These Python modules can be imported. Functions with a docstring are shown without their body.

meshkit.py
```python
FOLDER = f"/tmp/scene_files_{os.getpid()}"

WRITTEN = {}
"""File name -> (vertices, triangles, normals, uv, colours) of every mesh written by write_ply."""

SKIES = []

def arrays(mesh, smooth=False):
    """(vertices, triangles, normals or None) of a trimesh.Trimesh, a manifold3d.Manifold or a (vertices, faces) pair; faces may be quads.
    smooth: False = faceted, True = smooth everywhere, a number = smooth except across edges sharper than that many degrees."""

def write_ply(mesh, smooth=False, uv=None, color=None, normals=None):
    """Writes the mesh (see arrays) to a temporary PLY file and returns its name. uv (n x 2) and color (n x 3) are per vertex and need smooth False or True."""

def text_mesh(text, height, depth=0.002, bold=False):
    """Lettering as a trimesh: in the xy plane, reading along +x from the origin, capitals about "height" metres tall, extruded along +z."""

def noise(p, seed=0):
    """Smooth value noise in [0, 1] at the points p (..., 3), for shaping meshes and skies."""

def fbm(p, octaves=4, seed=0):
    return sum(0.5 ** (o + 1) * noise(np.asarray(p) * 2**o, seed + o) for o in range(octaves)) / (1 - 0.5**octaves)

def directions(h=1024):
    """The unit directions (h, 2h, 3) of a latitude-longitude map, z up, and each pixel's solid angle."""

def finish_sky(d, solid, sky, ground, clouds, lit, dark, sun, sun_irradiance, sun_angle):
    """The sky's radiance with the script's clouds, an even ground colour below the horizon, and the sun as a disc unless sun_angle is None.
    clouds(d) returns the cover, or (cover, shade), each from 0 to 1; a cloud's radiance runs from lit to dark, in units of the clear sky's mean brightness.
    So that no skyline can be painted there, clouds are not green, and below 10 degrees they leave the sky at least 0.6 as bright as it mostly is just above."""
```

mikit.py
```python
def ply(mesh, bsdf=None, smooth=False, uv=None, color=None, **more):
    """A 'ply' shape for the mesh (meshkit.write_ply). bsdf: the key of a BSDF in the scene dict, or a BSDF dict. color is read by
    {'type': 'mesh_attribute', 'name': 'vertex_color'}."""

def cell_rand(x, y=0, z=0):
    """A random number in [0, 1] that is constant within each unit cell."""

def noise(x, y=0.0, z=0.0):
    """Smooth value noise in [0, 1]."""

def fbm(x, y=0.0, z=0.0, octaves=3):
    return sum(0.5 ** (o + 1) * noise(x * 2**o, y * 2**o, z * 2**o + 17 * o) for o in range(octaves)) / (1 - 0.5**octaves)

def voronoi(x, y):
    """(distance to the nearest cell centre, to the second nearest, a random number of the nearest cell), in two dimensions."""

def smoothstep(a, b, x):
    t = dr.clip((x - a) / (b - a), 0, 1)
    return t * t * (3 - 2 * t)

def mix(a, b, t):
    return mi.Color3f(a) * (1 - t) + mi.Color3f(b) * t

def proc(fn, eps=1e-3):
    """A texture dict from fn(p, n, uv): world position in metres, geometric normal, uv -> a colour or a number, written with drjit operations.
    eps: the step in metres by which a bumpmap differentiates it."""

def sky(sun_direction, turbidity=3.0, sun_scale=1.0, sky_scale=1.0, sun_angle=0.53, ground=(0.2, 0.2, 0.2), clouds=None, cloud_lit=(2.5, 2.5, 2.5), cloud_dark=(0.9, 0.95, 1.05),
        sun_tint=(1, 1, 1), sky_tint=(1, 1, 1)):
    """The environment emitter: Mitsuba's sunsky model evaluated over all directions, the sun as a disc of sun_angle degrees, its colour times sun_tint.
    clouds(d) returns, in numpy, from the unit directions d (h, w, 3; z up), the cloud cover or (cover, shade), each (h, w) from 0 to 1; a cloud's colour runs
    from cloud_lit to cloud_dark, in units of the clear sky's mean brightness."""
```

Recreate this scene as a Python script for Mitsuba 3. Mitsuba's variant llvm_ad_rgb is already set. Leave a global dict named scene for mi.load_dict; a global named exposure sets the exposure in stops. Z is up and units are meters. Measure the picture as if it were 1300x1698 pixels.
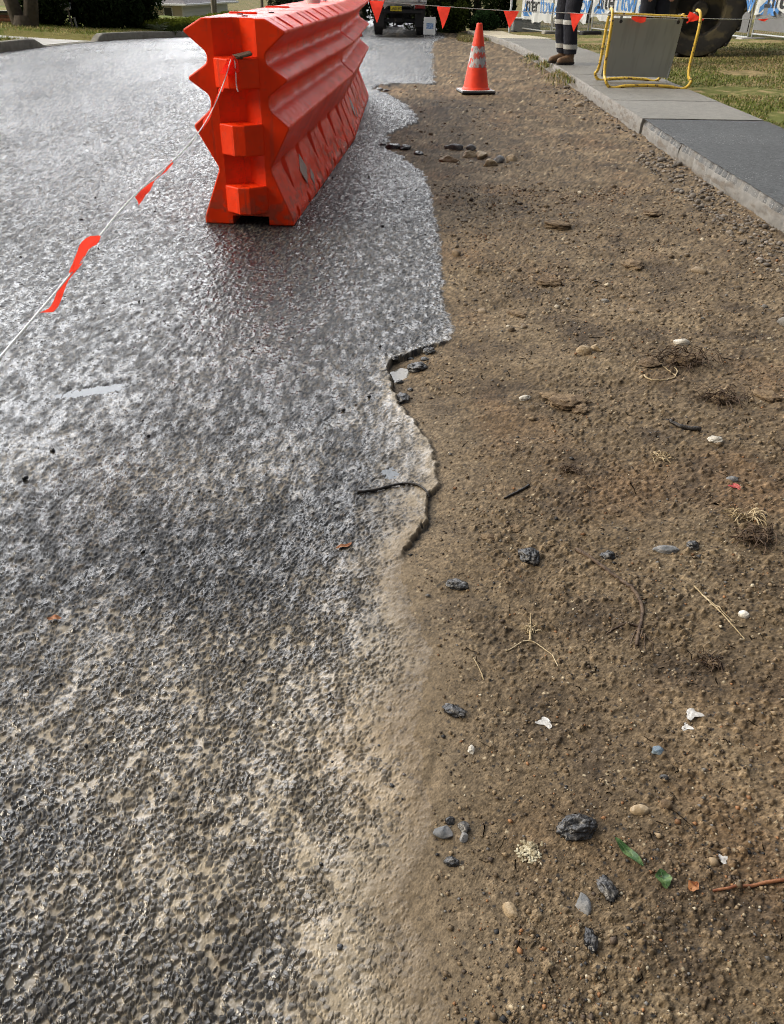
import math, random
import numpy as np, trimesh, drjit as dr, mitsuba as mi, mikit, meshkit
import manifold3d as m3
from mikit import noise, fbm, smoothstep, mix, voronoi

# ------------------------------------------------------------------ camera, light, exposure
scene, labels = {}, {}
CAM_H, PITCH, ROLL = 1.16, math.radians(33.9), math.radians(0.9)
_f = np.array([0, math.cos(PITCH), -math.sin(PITCH)])
_u = np.array([0, math.sin(PITCH), math.cos(PITCH)])
_up = _u * math.cos(ROLL) - np.array([1.0, 0, 0]) * math.sin(ROLL)
scene['camera'] = {'type': 'perspective', 'fov': 65.1, 'fov_axis': 'y', 'near_clip': 0.05, 'far_clip': 900.0,
                   'to_world': mi.ScalarTransform4f().look_at(origin=[0, 0, CAM_H], target=[float(c) for c in np.array([0, 0, CAM_H]) + _f], up=[float(c) for c in _up])}
SUN = np.array([-0.93, -0.06, 0.58]); SUN /= np.linalg.norm(SUN)
GLOW = np.array([-0.38, 0.87, 0.35]); GLOW /= np.linalg.norm(GLOW)      # the thin, bright part of the overcast

def cloud_cover(d):
    s = np.clip(d @ GLOW, -1, 1)
    n = meshkit.fbm(d * np.array([2.2, 2.2, 4.5]) + 7.3, 4)
    shade = 1.0 - 1.04 * np.clip((s + 0.15) / 1.15, 0, 1) ** 4.5 + 0.55 * (n - 0.5)
    return np.ones(d.shape[:2]), np.clip(shade, 0, 1)

scene['sky'] = mikit.sky(SUN, turbidity=3, sun_scale=0.60, sun_angle=30.0, sun_tint=(.89, .99, 1.16), clouds=cloud_cover, cloud_lit=(13.5, 13.6, 13.9), cloud_dark=(0.26, 0.28, 0.32))
exposure = 2.3

# ------------------------------------------------------------------ helpers
rng = np.random.default_rng(11)
cat3 = trimesh.util.concatenate
def fb(x, y, o=4, seed=0, z=0.0):
    x = np.asarray(x, float); y = np.asarray(y, float)
    return meshkit.fbm(np.stack([x, y, np.full_like(x, z + 0.37)], -1), o, seed)
def sst(a, b, x):
    t = np.clip((x - a) / (b - a), 0, 1); return t * t * (3 - 2 * t)
def rgb(*c): return {'type': 'rgb', 'value': list(map(float, c))}
VC = {'type': 'mesh_attribute', 'name': 'vertex_color'}
def key_of(name):
    if name not in scene and not any(k.startswith(name + '__') for k in scene): return name
    i = 1
    while f'{name}_{i:03d}' in scene or any(k.startswith(f'{name}_{i:03d}__') for k in scene): i += 1
    return f'{name}_{i:03d}'
RES = {}
def fresh(name):
    n = RES.get(name, 0); RES[name] = n + 1
    return name if n == 0 else f'{name}_{n:03d}'
def thing(name, label, cat, group=None, kind=None):
    k = fresh(name); d = {'label': label}
    if cat: d['category'] = cat
    if group: d['group'] = group
    if kind: d['kind'] = kind
    labels[k] = d; return k
def put(key, mesh, bsdf, smooth=False, color=None, uv=None, **kw):
    bsdf = bsdf + '_look' if bsdf + '_look' in scene else bsdf
    scene[key] = mikit.ply(mesh, bsdf, smooth=smooth, color=color, uv=uv, **kw); return key
def part(parent, name, mesh, bsdf, smooth=False, label=None, kind=None, **kw):
    k = fresh(parent + '__' + name); put(k, mesh, bsdf, smooth, **kw)
    if label or kind: labels[k] = {**({'label': label} if label else {}), **({'kind': kind} if kind else {})}
    return k
def T4(loc=(0, 0, 0), rz=0.0, rx=0.0, ry=0.0, s=1.0):
    M = trimesh.transformations
    return M.translation_matrix(loc) @ M.rotation_matrix(rz, [0, 0, 1]) @ M.rotation_matrix(ry, [0, 1, 0]) @ M.rotation_matrix(rx, [1, 0, 0]) @ np.diag([s, s, s, 1.0])
def moved(m, M): m = m.copy(); m.apply_transform(M); return m
def tube(pts, r, sides=6, cap=True):
    p = np.asarray(pts, float); n = len(p); r = np.broadcast_to(np.asarray(r, float), (n,))
    t = np.gradient(p, axis=0); t /= np.linalg.norm(t, axis=1, keepdims=True) + 1e-12
    ref = np.array([0, 0, 1.0]) if abs(t[:, 2]).max() < 0.95 else np.array([0.31, 0.95, 0.05])
    a = np.cross(t, ref); a /= np.linalg.norm(a, axis=1, keepdims=True) + 1e-12
    b = np.cross(t, a); th = np.arange(sides) * 2 * np.pi / sides
    v = (p[:, None] + r[:, None, None] * (np.cos(th)[None, :, None] * a[:, None] + np.sin(th)[None, :, None] * b[:, None])).reshape(-1, 3)
    i, j = np.meshgrid(np.arange(n - 1), np.arange(sides), indexing='ij'); k = (j + 1) % sides
    q = np.stack([i * sides + j, i * sides + k, (i + 1) * sides + k, (i + 1) * sides + j], -1).reshape(-1, 4)
    f = [q[:, [0, 2, 1]], q[:, [0, 3, 2]]]
    if cap:
        v = np.vstack([v, p[:1], p[-1:]]); jj = np.arange(sides)
        f += [np.stack([np.full(sides, n * sides), jj, (jj + 1) % sides], 1), np.stack([np.full(sides, n * sides + 1), (n - 1) * sides + (jj + 1) % sides, (n - 1) * sides + jj], 1)]
    me = trimesh.Trimesh(v, np.vstack(f), process=False)
    if cap and me.volume < 0: me.invert()
    return me
def spline(pts, n=24):
    from scipy.interpolate import make_interp_spline
    p = np.asarray(pts, float); d = np.r_[0, np.cumsum(np.linalg.norm(np.diff(p, axis=0), axis=1))]
    return make_interp_spline(d, p, k=min(3, len(p) - 1))(np.linspace(0, d[-1], n))
def rbox(sx, sy, sz, r=0.01, c=(0, 0, 0)):
    """box with chamfered edges"""
    r = min(r, 0.45 * min(sx, sy, sz)); h = np.array([sx, sy, sz]) / 2; pts = []
    for s in np.ndindex(2, 2, 2):
        q = np.array(s) * 2 - 1
        for a in range(3):
            e = h - r; e[a] = h[a]; pts.append(q * e)
    m = trimesh.convex.convex_hull(np.array(pts)); m.apply_translation(c); return m
def lathe(prof, n=32):
    m = trimesh.creation.revolve(np.asarray(prof, float), sections=n); return m
def tm(man):
    m = man.to_mesh(); return trimesh.Trimesh(np.array(m.vert_properties)[:, :3], np.array(m.tri_verts), process=False)
def man(mesh): return m3.Manifold(m3.Mesh(np.asarray(mesh.vertices, np.float32), np.asarray(mesh.faces, np.uint32)))
def plain(key, col, rough=0.6, spec=0.5, metal=0.0, var=0.0, scale=20.0, **kw):
    """a plain material with some tone variation from noise"""
    c = np.array(col, float)
    if var:
        bc = mikit.proc(lambda p, n, uv, c=c, var=var, s=scale: mi.Color3f(*map(float, c)) * (1 - var + 2 * var * fbm(p.x * s, p.y * s, p.z * s, 3)))
    else: bc = rgb(*c)
    scene[key] = {'type': 'twosided', 'bsdf': {'type': 'principled', 'base_color': bc, 'roughness': rough, 'specular': spec, 'metallic': metal, **kw}}
    return key
def zbase(x, y):
    """the lie of the land: level near by, a shallow dip beyond 12 m, the road falling gently to its left-hand kerb"""
    x = np.asarray(x, float); y = np.asarray(y, float)
    q = np.clip(y - 12, 0, 15); r = np.clip(y - 27, 0, None)
    return -.0018 * q * q - .216 * (1 - np.exp(-r / 4)) - .022 * np.clip(-x - 2.5, 0, 5)
def vor(x, y, seed=0, jit=1.0, tilt=False):
    """two-dimensional cells: nearest and second distances and a random number"""
    fx, fy = np.floor(x).astype(np.int64), np.floor(y).astype(np.int64)
    d1 = np.full(x.shape, 9.0); d2 = d1.copy(); rn = np.zeros(x.shape); tl = np.zeros(x.shape)
    def hsh(a, b, s):
        h = (a * 374761393 + b * 668265263 + (s + seed * 7) * 2147483647) & 0xFFFFFFFF
        h = ((h ^ (h >> 13)) * 1274126177) & 0xFFFFFFFF
        return ((h ^ (h >> 16)) & 0xFFFFFF) / 16777215.0
    for a in (-1, 0, 1):
        for b in (-1, 0, 1):
            cx, cy = fx + a, fy + b
            ex, ey = cx + .5 + jit * (hsh(cx, cy, 1) - .5) - x, cy + .5 + jit * (hsh(cx, cy, 2) - .5) - y; d = np.hypot(ex, ey)
            nearer = d < d1
            if tilt: tl = np.where(nearer, ex * (hsh(cx, cy, 4) - .5) + ey * (hsh(cx, cy, 5) - .5), tl)
            d2 = np.where(nearer, d1, np.minimum(d2, d)); rn = np.where(nearer, hsh(cx, cy, 3), rn); d1 = np.minimum(d1, d)
    return (d1, d2, rn, tl) if tilt else (d1, d2, rn)

# ------------------------------------------------------------------ the ground: wet chip-seal road and bare dirt verge
BND = np.array([(1.5, 31.4), (1.3, 27.5), (.73, 20.8), (.544, 15.0), (.483, 12.9), (.47, 11.60), (.40, 11.42), (-.23, 11.28), (-.29, 11.05), (-.284, 10.87), (-.146, 10.42), (.048, 9.66), (.166, 8.865), (.191, 8.28), (.066, 8.02), (-.078, 7.61), (-.094, 6.94), (.04, 6.53), (.168, 6.09),
  (.211, 5.55), (.216, 4.98), (.23, 4.27), (.224, 3.85), (.209, 3.5), (.215, 3.2), (.229, 2.996), (.201, 2.896), (.114, 2.822), (.002, 2.727), (-.019, 2.667), (-.007, 2.49), (.03, 2.346), (.067, 2.23), (.108, 2.096), (.125, 1.973), (.118, 1.875), (.102, 1.8), (.093, 1.7), (.061, 1.61),
  (.023, 1.542), (.027, 1.45), (.043, 1.345), (.067, 1.21), (.07, 1.096), (.061, .965), (.059, .862), (.052, .77), (.055, .67), (.057, .58), (.059, .506), (.06, .2), (.05, -2)])[::-1]
LIP = np.array([(-1, 0), (1.45, 0), (1.56, .010), (1.66, .018), (1.80, .016), (1.88, .008), (2.1, .010), (2.3, .012), (2.48, .022), (2.76, .026), (2.84, .016), (2.93, .004), (3.4, .006), (5, .006), (6.4, .01), (8.1, .012), (9, .01), (11.2, .03), (11.5, .04), (11.7, .008), (40, 0)])
def xb(y): return np.interp(y, BND[:, 1], BND[:, 0])
def kerb_x(y): return -7.3 + 0.07 * (np.asarray(y, float) - 17.0)

PUDDLES = [(-1.0, 2.415, .125, .034, .42, .012), (.028, 2.64, .034, .055, -.5, .016), (-.005, 1.92, .022, .035, .2, .007)]
def ground(x, y):
    """height above zbase, colour and which side of the edge, at the points x, y"""
    wob = .035 * (fb(x * 9, y * 9, 3, 3) - .5) + .040 * (fb(x * 28, y * 28, 4, 4) - .5) + .007 * (vor(x / .016, y / .016, 31)[2] - .5)
    wob = wob + .11 * (fb(x * 5 + 2, y * 6, 3, 6) - .5) * sst(1.55, 1.25, y)
    d = x - xb(y) + wob * (1 + .25 * np.clip(y - 3, 0, 8))                # > 0: dirt
    lip = np.interp(y, LIP[:, 1 - 1], LIP[:, 1])
    # ---- chip seal
    wx = x + .0050 * (fb(x * 150, y * 150, 3, 7) - .5) + .010 * (fb(x * 35, y * 35, 2, 17) - .5); wy = y + .0050 * (fb(x * 150 + 9, y * 150, 3, 8) - .5) + .010 * (fb(x * 35 + 5, y * 35, 2, 18) - .5)
    s = .0100
    d1, d2, rn, tl = vor(wx / s, wy / s, 1, .95, True)
    e = d2 - d1
    hs = (.0030 + .0036 * rn) * sst(.0, .18, e) + .0080 * tl * sst(.0, .3, e) - .0022 * d1 ** 2 + .0012 * (fb(x * 260, y * 260, 2, 19) - .5)
    hs = np.where(rn < .10, -.001, hs)
    near = sst(1.9, .75, np.hypot(x, y * 1.05))
    mudn = fb(x * 2.1 + 3, y * 1.6, 4, 21)
    zone = sst(.27, -.02, -d + .30 * (fb(x * 5, y * 5, 4, 24) - .5) + .10 * (fb(x * 28, y * 28, 3, 35) - .5)) * sst(2.9, 1.3, y)
    thin = sst(.07, .0, -d + .07 * (fb(x * 14, y * 14, 3, 36) - .5)) * sst(4.0, 2.0, y)
    mud = np.clip(.40 * sst(.44, .64, fb(x * 3.3, y * 2.6, 4, 22)) * sst(3.4, 1.4, y) + .75 * zone + .50 * near + .5 * thin, 0, 1)
    L = .0002 + .0019 * fb(x * 6, y * 5, 3, 23) + .0030 * mud * sst(.47, .74, fb(x * 16, y * 13, 4, 25)) + .0036 * zone * sst(.30, .62, fb(x * 20 + 7, y * 18, 4, 37)) + .002 * thin
    L = L + .0005 * (fb(x * 300, y * 300, 2, 26) - .5)
    hr = np.maximum(hs, L); stone = sst(-.0001, .0007, hs - L)
    d1b, d2b, rb = vor(x / .0055 + 3.3, y / .0055, 5)                     # sandy grains in the slurry
    hr = hr + (1 - stone) * .0024 * mud * sst(.05, .5, d2b - d1b) * rb ** 1.5
    u1, u2, ru = vor(x / .036 + 9, y / .036, 14)
    hr = hr + .0022 * (ru - .5) * sst(.02, .3, u2 - u1) + .0030 * (fb(x * 22, y * 22, 3, 29) - .5)
    hr = hr + .010 * (fb(x * 1.3, y * .7, 3, 27) - .5) + .004 * (fb(x * 7, y * 5, 3, 28) - .5)
    cr = rn[..., None]
    c_stone = np.array([.022, .023, .0255]) * (.5 + 1.0 * cr) * (1 + .0 * cr)
    c_stone = np.where(((rn * 37.7) % 1)[..., None] < .10, np.array([.085, .07, .055]), c_stone)
    c_slur = np.array([.085, .080, .072])[None] * (1 - mud[..., None]) + np.array([.33, .275, .195])[None] * mud[..., None]
    dz = (.35 * zone + .55 * sst(.09, .0, -d + .1 * (fb(x * 9, y * 9, 3, 38) - .5)) * sst(2.2, 1.3, y))[..., None]
    c_slur = c_slur * (1 - dz) + np.array([.165, .124, .078]) * dz
    clay = (sst(.60, .74, fb(x * 2.7 + 11, y * 2.1, 4, 31)) * near)[..., None]
    c_slur = c_slur * (1 - .28 * clay) + np.array([.26, .18, .10]) * .28 * clay
    c_slur = c_slur * (.85 + .3 * rb[..., None])
    film = np.clip(.24 * mud + .50 * zone * sst(.25, .7, fb(x * 13 + 4, y * 13, 4, 33)) + .30 * near * sst(.50, .72, fb(x * 5 + 8, y * 4, 4, 34)), 0, .9)[..., None]                                         # thin mud on the stones
    cr_ = (c_stone * (1 - film) + c_slur * film) * stone[..., None] + c_slur * (1 - stone[..., None])
    # ---- dirt
    n1 = fb(x * 5.5, y * 5.5, 5, 41); n2 = fb(x * 26, y * 26, 4, 42); n3 = fb(x * 150, y * 150, 3, 43); n4 = fb(x * 1.1, y * 3.2, 3, 44)
    e1, e2, r1 = vor(x / .019 + 5, y / .019, 9); g1, g2, q1 = vor(x / .0075, y / .0075, 10); k1, k2, r2 = vor(x / .055 + 1.7, y / .055, 12)
    clod = .010 * np.clip(r1 - .72, 0, 1) * 3.0 * np.sqrt(np.clip(1 - (e1 / .46) ** 2, 0, 1))
    big = .024 * np.clip(r2 - .78, 0, 1) * 4.5 * np.sqrt(np.clip(1 - (k1 / (.30 + .15 * n2)) ** 2, 0, 1))
    h1, h2, q2 = vor(x / .0125 + 2.2, y / .0125, 17)
    crumb = .0042 * q1 ** 3 * np.sqrt(np.clip(1 - (g1 / .5) ** 2, 0, 1)) + .0115 * np.clip(q2 - .74, 0, 1) * 3.0 * (.5 + n3) * np.sqrt(np.clip(1 - (h1 / .46) ** 2, 0, 1))
    soft = sst(.0, .14, d) * sst(.36, .62, fb(x * 3.2 + 5, y * 3.6, 4, 46) + .12 * sst(.1, .7, d))
    trk = np.sin(2 * np.pi * (y * 1.0 + .25 * x + .12 * fb(x * 2, y * 2, 2, 58)) / .085) * sst(.50, .66, fb(x * 1.3, y * .8, 3, 59)) * sst(.3, .6, d)
    pk = sst(.38, .62, fb(x * 2.6 + 1, y * 3.0, 4, 65))
    hd = .026 * (n1 - .5) + (.005 + .008 * pk) * (n2 - .5) + .0028 * trk + (.0010 + .0026 * pk) * (n3 - .5) + (.0018 + .0022 * pk) * (fb(x * 420, y * 420, 2, 48) - .5) + (clod + .35 * big * (.3 + 1.4 * n3) * sst(1, 3, y + x) + crumb * .9) * (.08 + .80 * soft) + .022 * (n4 - .5) + .012 * (fb(x * 2.2, y * 9, 3, 49) - .5)
    rut = np.exp(-((x - .075 - .30 * (y - .90)) / .014) ** 2) * sst(.80, .86, y) * sst(.98, .92, y)   # a scrape beside the edge
    edge = np.clip(1 - d / .16, 0, 1)
    hd = hd * (1 - .7 * edge) + .005 * edge - lip * np.clip(1 - d / (.18 + .05 * n2), 0, 1) * 1.0 - .006 * rut
    tone = fb(x * 2.3, y * 2.0, 4, 51); red = sst(.50, .72, fb(x * 3.1 + 9, y * 2.7, 4, 52)); dk = sst(.50, .74, fb(x * 7, y * 6, 4, 53)); lt = sst(.52, .75, fb(x * 4.4 + 2, y * 4.1, 3, 54))
    c = np.array([.132, .096, .057]) * (.70 + .6 * tone)[..., None]
    c = c * (1 - .55 * red[..., None]) + np.array([.165, .100, .052]) * .50 * red[..., None]
    c = c * (1 - .68 * dk[..., None]) + np.array([.046, .033, .023]) * .68 * dk[..., None]
    c = c * (1 - .5 * lt[..., None]) + np.array([.235, .178, .110]) * .5 * lt[..., None]
    fg = fb(x * 210, y * 210, 2, 63); fm = fb(x * 60, y * 60, 3, 64)
    c = c * ((.50 + 1.0 * fg) * (.60 + .80 * fm) * .92)[..., None]
    wash = (sst(.20, -.02, d + .26 * (fb(x * 8, y * 8, 4, 55) - .5)) * sst(3.4, 2.0, y))[..., None]
    c = c * (1 - .75 * wash) + np.array([.215, .165, .108]) * .60 * wash
    c = c * (.74 + .52 * q1[..., None]) * (.88 + .24 * r1[..., None]) * (1 + .95 * (np.random.default_rng(8).random(x.shape) - .5))[..., None]
    grain = (q1 > .978) & (g1 < .15 + .25 * r1); c = np.where(grain[..., None], np.array([.40, .33, .22]) * (.6 + .6 * r2[..., None]), c)
    grain = (q1 < .03) & (g1 < .4); c = np.where(grain[..., None], np.array([.03, .027, .025]), c)
    # the broken edge itself: black bitumen
    lipc = (sst(-.006, .0, d) * sst(.014, .004, d) * sst(.006, .014, lip))[..., None]
    c = c * (1 - lipc) + np.array([.018, .017, .017]) * lipc
    kw = .004 + .085 * sst(.008, .0, lip) * sst(2.4, 1.5, y) + .012 * sst(.01, .002, lip); k = sst(-kw, kw + .002, d)
    h = hr * (1 - k) + hd * k
    for px_, py_, sx, sy, rot, dep in PUDDLES:
        ax, ay = (x - px_) * math.cos(rot) + (y - py_) * math.sin(rot), -(x - px_) * math.sin(rot) + (y - py_) * math.cos(rot)
        h = h - dep * np.exp(-(ax / sx) ** 2 - (ay / sy) ** 2)
    col = cr_ * (1 - k[..., None]) + c * k[..., None]
    return h, col, d

def build_ground():
    el = np.linspace(math.radians(76), math.radians(.95), 1010); rad = np.unique(np.r_[CAM_H / np.tan(el), 90, 120])
    az = np.radians(np.linspace(-57, 57, 1080))
    R, A = np.meshgrid(rad, az, indexing='ij')
    x, y = R * np.sin(A), R * np.cos(A)
    h, col, d = ground(x.ravel(), y.ravel()); h = h.reshape(x.shape)
    z = zbase(x, y) + h
    v = np.stack([x, y, z], -1).reshape(-1, 3)
    i, j = np.meshgrid(np.arange(len(rad) - 1), np.arange(len(az) - 1), indexing='ij'); w = len(az)
    q = np.stack([i * w + j, i * w + j + 1, (i + 1) * w + j + 1, (i + 1) * w + j], -1).reshape(-1, 4)
    cx, cy, cd = v[q[:, 0], 0], v[q[:, 0], 1], d[q[:, 0]]
    road = (cd < .001) & (cx > kerb_x(cy) - .12); verge = (cd >= .001) & (cx < 2.42)
    n = meshkit.arrays((v, q), True)[2]
    def sub(qq):
        f = np.vstack([qq[:, [0, 1, 2]], qq[:, [0, 2, 3]]]); used, inv = np.unique(f, return_inverse=True)
        f = inv.reshape(-1, 3)
        fn = np.cross(v[used][f[:, 1]] - v[used][f[:, 0]], v[used][f[:, 2]] - v[used][f[:, 0]])
        if np.mean(fn[:, 2]) < 0: f = f[:, ::-1]
        return v[used], f, col[used]
    for name, mask, bs, lab in (('road', road, 'wet_road', 'wet grey chip-seal road with a ragged muddy edge'), ('dirt_verge', verge, 'bare_dirt', 'strip of bare brown dirt between the road and the footpath')):
        vv, ff, cc = sub(q[mask])
        put(name, trimesh.Trimesh(vv, ff, process=False), bs, True, color=cc, uv=vv[:, :2])
        labels[name] = {'label': lab, 'kind': 'structure'}

def wet_road_film(p):
    """how much of the surface is covered by a smooth film of water, from 0 to 1: patches, streaks along the road and single stones"""
    a = fbm(p.x * 1.7 + 4, p.y * .7, 0.5, 3); b = fbm(p.x * 7, p.y * 3.2, 2.5, 3); c = noise(p.x * 70, p.y * 26, 5.0); d = noise(p.x * 31, p.y * 11, 9.0)
    muddy = smoothstep(-.14, .03, p.x) * smoothstep(2.3, 1.5, p.y) * .85
    return (1 - muddy) * smoothstep(.30, .68, .34 * a + .08 * b + .46 * c + .12 * d)
def bump_road(p, n, uv): return 0.00045 * fbm(p.x * 420, p.y * 420, p.z * 420, 2) + (0.0012 + .0060 * smoothstep(1.8, 5.0, p.y)) * noise(p.x * 90, p.y * 90, 3.0) + .010 * smoothstep(3.0, 8.0, p.y) * noise(p.x * 48, p.y * 20, 8.0)
def bump_dirt(p, n, uv): return 0.0008 * fbm(p.x * 330, p.y * 330, p.z * 330, 3) + .0012 * noise(p.x * 120, p.y * 120, 1.0)
scene['wet_road'] = {'type': 'bumpmap', 'arbitrary': mikit.proc(bump_road, 6e-4), 'scale': 1.0,
    'bsdf': {'type': 'blendbsdf', 'weight': mikit.proc(lambda p, n, uv: wet_road_film(p)), 'damp': {'type': 'principled', 'base_color': VC, 'roughness': .48, 'specular': .2}, 'film': {'type': 'principled', 'base_color': VC, 'roughness': .12, 'specular': .75}}}
scene['bare_dirt'] = {'type': 'bumpmap', 'arbitrary': mikit.proc(bump_dirt, 6e-4), 'scale': 1.0,
    'bsdf': {'type': 'principled', 'base_color': VC, 'roughness': 0.86, 'specular': 0.3}}
build_ground()

# ------------------------------------------------------------------ plain materials
def zb_far(y): return 0.0 * y
def red_plastic(p, n, uv):
    dust = smoothstep(.52, .78, fbm(p.x * 7, p.y * 3.5, p.z * 7, 4)) * .03 + smoothstep(.62, .72, fbm(p.x * 60, p.y * 14, p.z * 60, 3)) * .15
    base = mi.Color3f(.84, .040, .003) * (.78 + .44 * fbm(p.x * 14, p.y * 5, p.z * 4, 3))
    splash = smoothstep(.30, .02, p.z - zb_far(p.y)) * smoothstep(.46, .66, fbm(p.x * 22, p.y * 16, p.z * 20, 4)) * .55
    streak = smoothstep(.60, .74, fbm(p.x * 46, p.y * 46, p.z * 2.6, 3)) * .30
    return mix(mix(mix(base, mi.Color3f(.36, .10, .06), dust), mi.Color3f(.14, .085, .055), splash), mi.Color3f(.22, .05, .03), streak)
scene['red_plastic'] = {'type': 'bumpmap', 'arbitrary': mikit.proc(lambda p, n, uv: .0009 * fbm(p.x * 55, p.y * 25, p.z * 18, 3), 1e-3), 'scale': 1.0,
    'bsdf': {'type': 'principled', 'base_color': mikit.proc(red_plastic), 'roughness': mikit.proc(lambda p, n, uv: .30 + .22 * fbm(p.x * 18, p.y * 12, p.z * 18, 3)), 'specular': .2}}
plain('faded_sticker', (.34, .24, .20), .5, var=.25, scale=60)
plain('white_cap', (.62, .66, .66), .35); plain('dark_hole', (.02, .012, .01), .8)
scene['flag_vinyl'] = {'type': 'principledthin', 'base_color': mikit.proc(lambda p, n, uv: mi.Color3f(.98, .075, .045) * (.9 + .2 * noise(p.x * 40, p.y * 40, p.z * 40))), 'roughness': .5, 'diff_trans': .8, 'spec_trans': 0.0}
plain('white_cord', (.80, .80, .79), .7); plain('strap_brown', (.085, .055, .035), .7, var=.4, scale=120)
plain('cone_orange', (.86, .055, .018), .5, var=.12, scale=30)
def collar_fn(p, n, uv):
    w = fbm(p.x * 30 + 3, p.y * 30, p.z * 18, 4); s = fbm(p.x * 90, p.y * 90, p.z * 22 + 4, 3)
    c = mix(mi.Color3f(.42, .43, .45), mi.Color3f(.62, .06, .035), smoothstep(.50, .56, w) * .9)
    return mix(c, mi.Color3f(.16, .15, .15), smoothstep(.56, .70, s) * .6)
scene['cone_collar'] = {'type': 'twosided', 'bsdf': {'type': 'principled', 'base_color': mikit.proc(collar_fn), 'roughness': .45}}
plain('black_rubber', (.022, .022, .024), .55, var=.4, scale=30)
plain('grey_rubber', (.45, .46, .47), .6, var=.2, scale=30)
def yellow_fn(p, n, uv):
    r = smoothstep(.60, .70, fbm(p.x * 45, p.y * 45, p.z * 45, 3))
    return mix(mi.Color3f(.60, .40, .045) * (.85 + .3 * noise(p.x * 30, p.y * 30, p.z * 30)), mi.Color3f(.10, .055, .03), r)
scene['yellow_paint'] = {'type': 'twosided', 'bsdf': {'type': 'principled', 'base_color': mikit.proc(yellow_fn), 'roughness': .45}}
def panel_fn(p, n, uv):
    s = smoothstep(.5, .75, fbm(p.x * 26, p.y * 3, p.z * 3, 4)); t = fbm(p.x * 3.3, p.y * 3, p.z * 3.3, 4)
    return mix(mi.Color3f(.36, .385, .37) * (.85 + .3 * t), mi.Color3f(.22, .235, .225), s * .35)
scene['grey_panel'] = {'type': 'twosided', 'bsdf': {'type': 'principled', 'base_color': mikit.proc(panel_fn), 'roughness': .5, 'metallic': .15}}
plain('steel', (.35, .36, .37), .4, metal=.7)
plain('galvanised', (.42, .44, .45), .45, metal=.5, var=.15)
plain('navy_cloth', (.010, .012, .022), .85, var=.35, scale=25)
plain('hi_vis', (.85, .30, .02), .7, var=.1); plain('silver_tape', (.40, .41, .40), .35, var=.15, scale=60)
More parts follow.
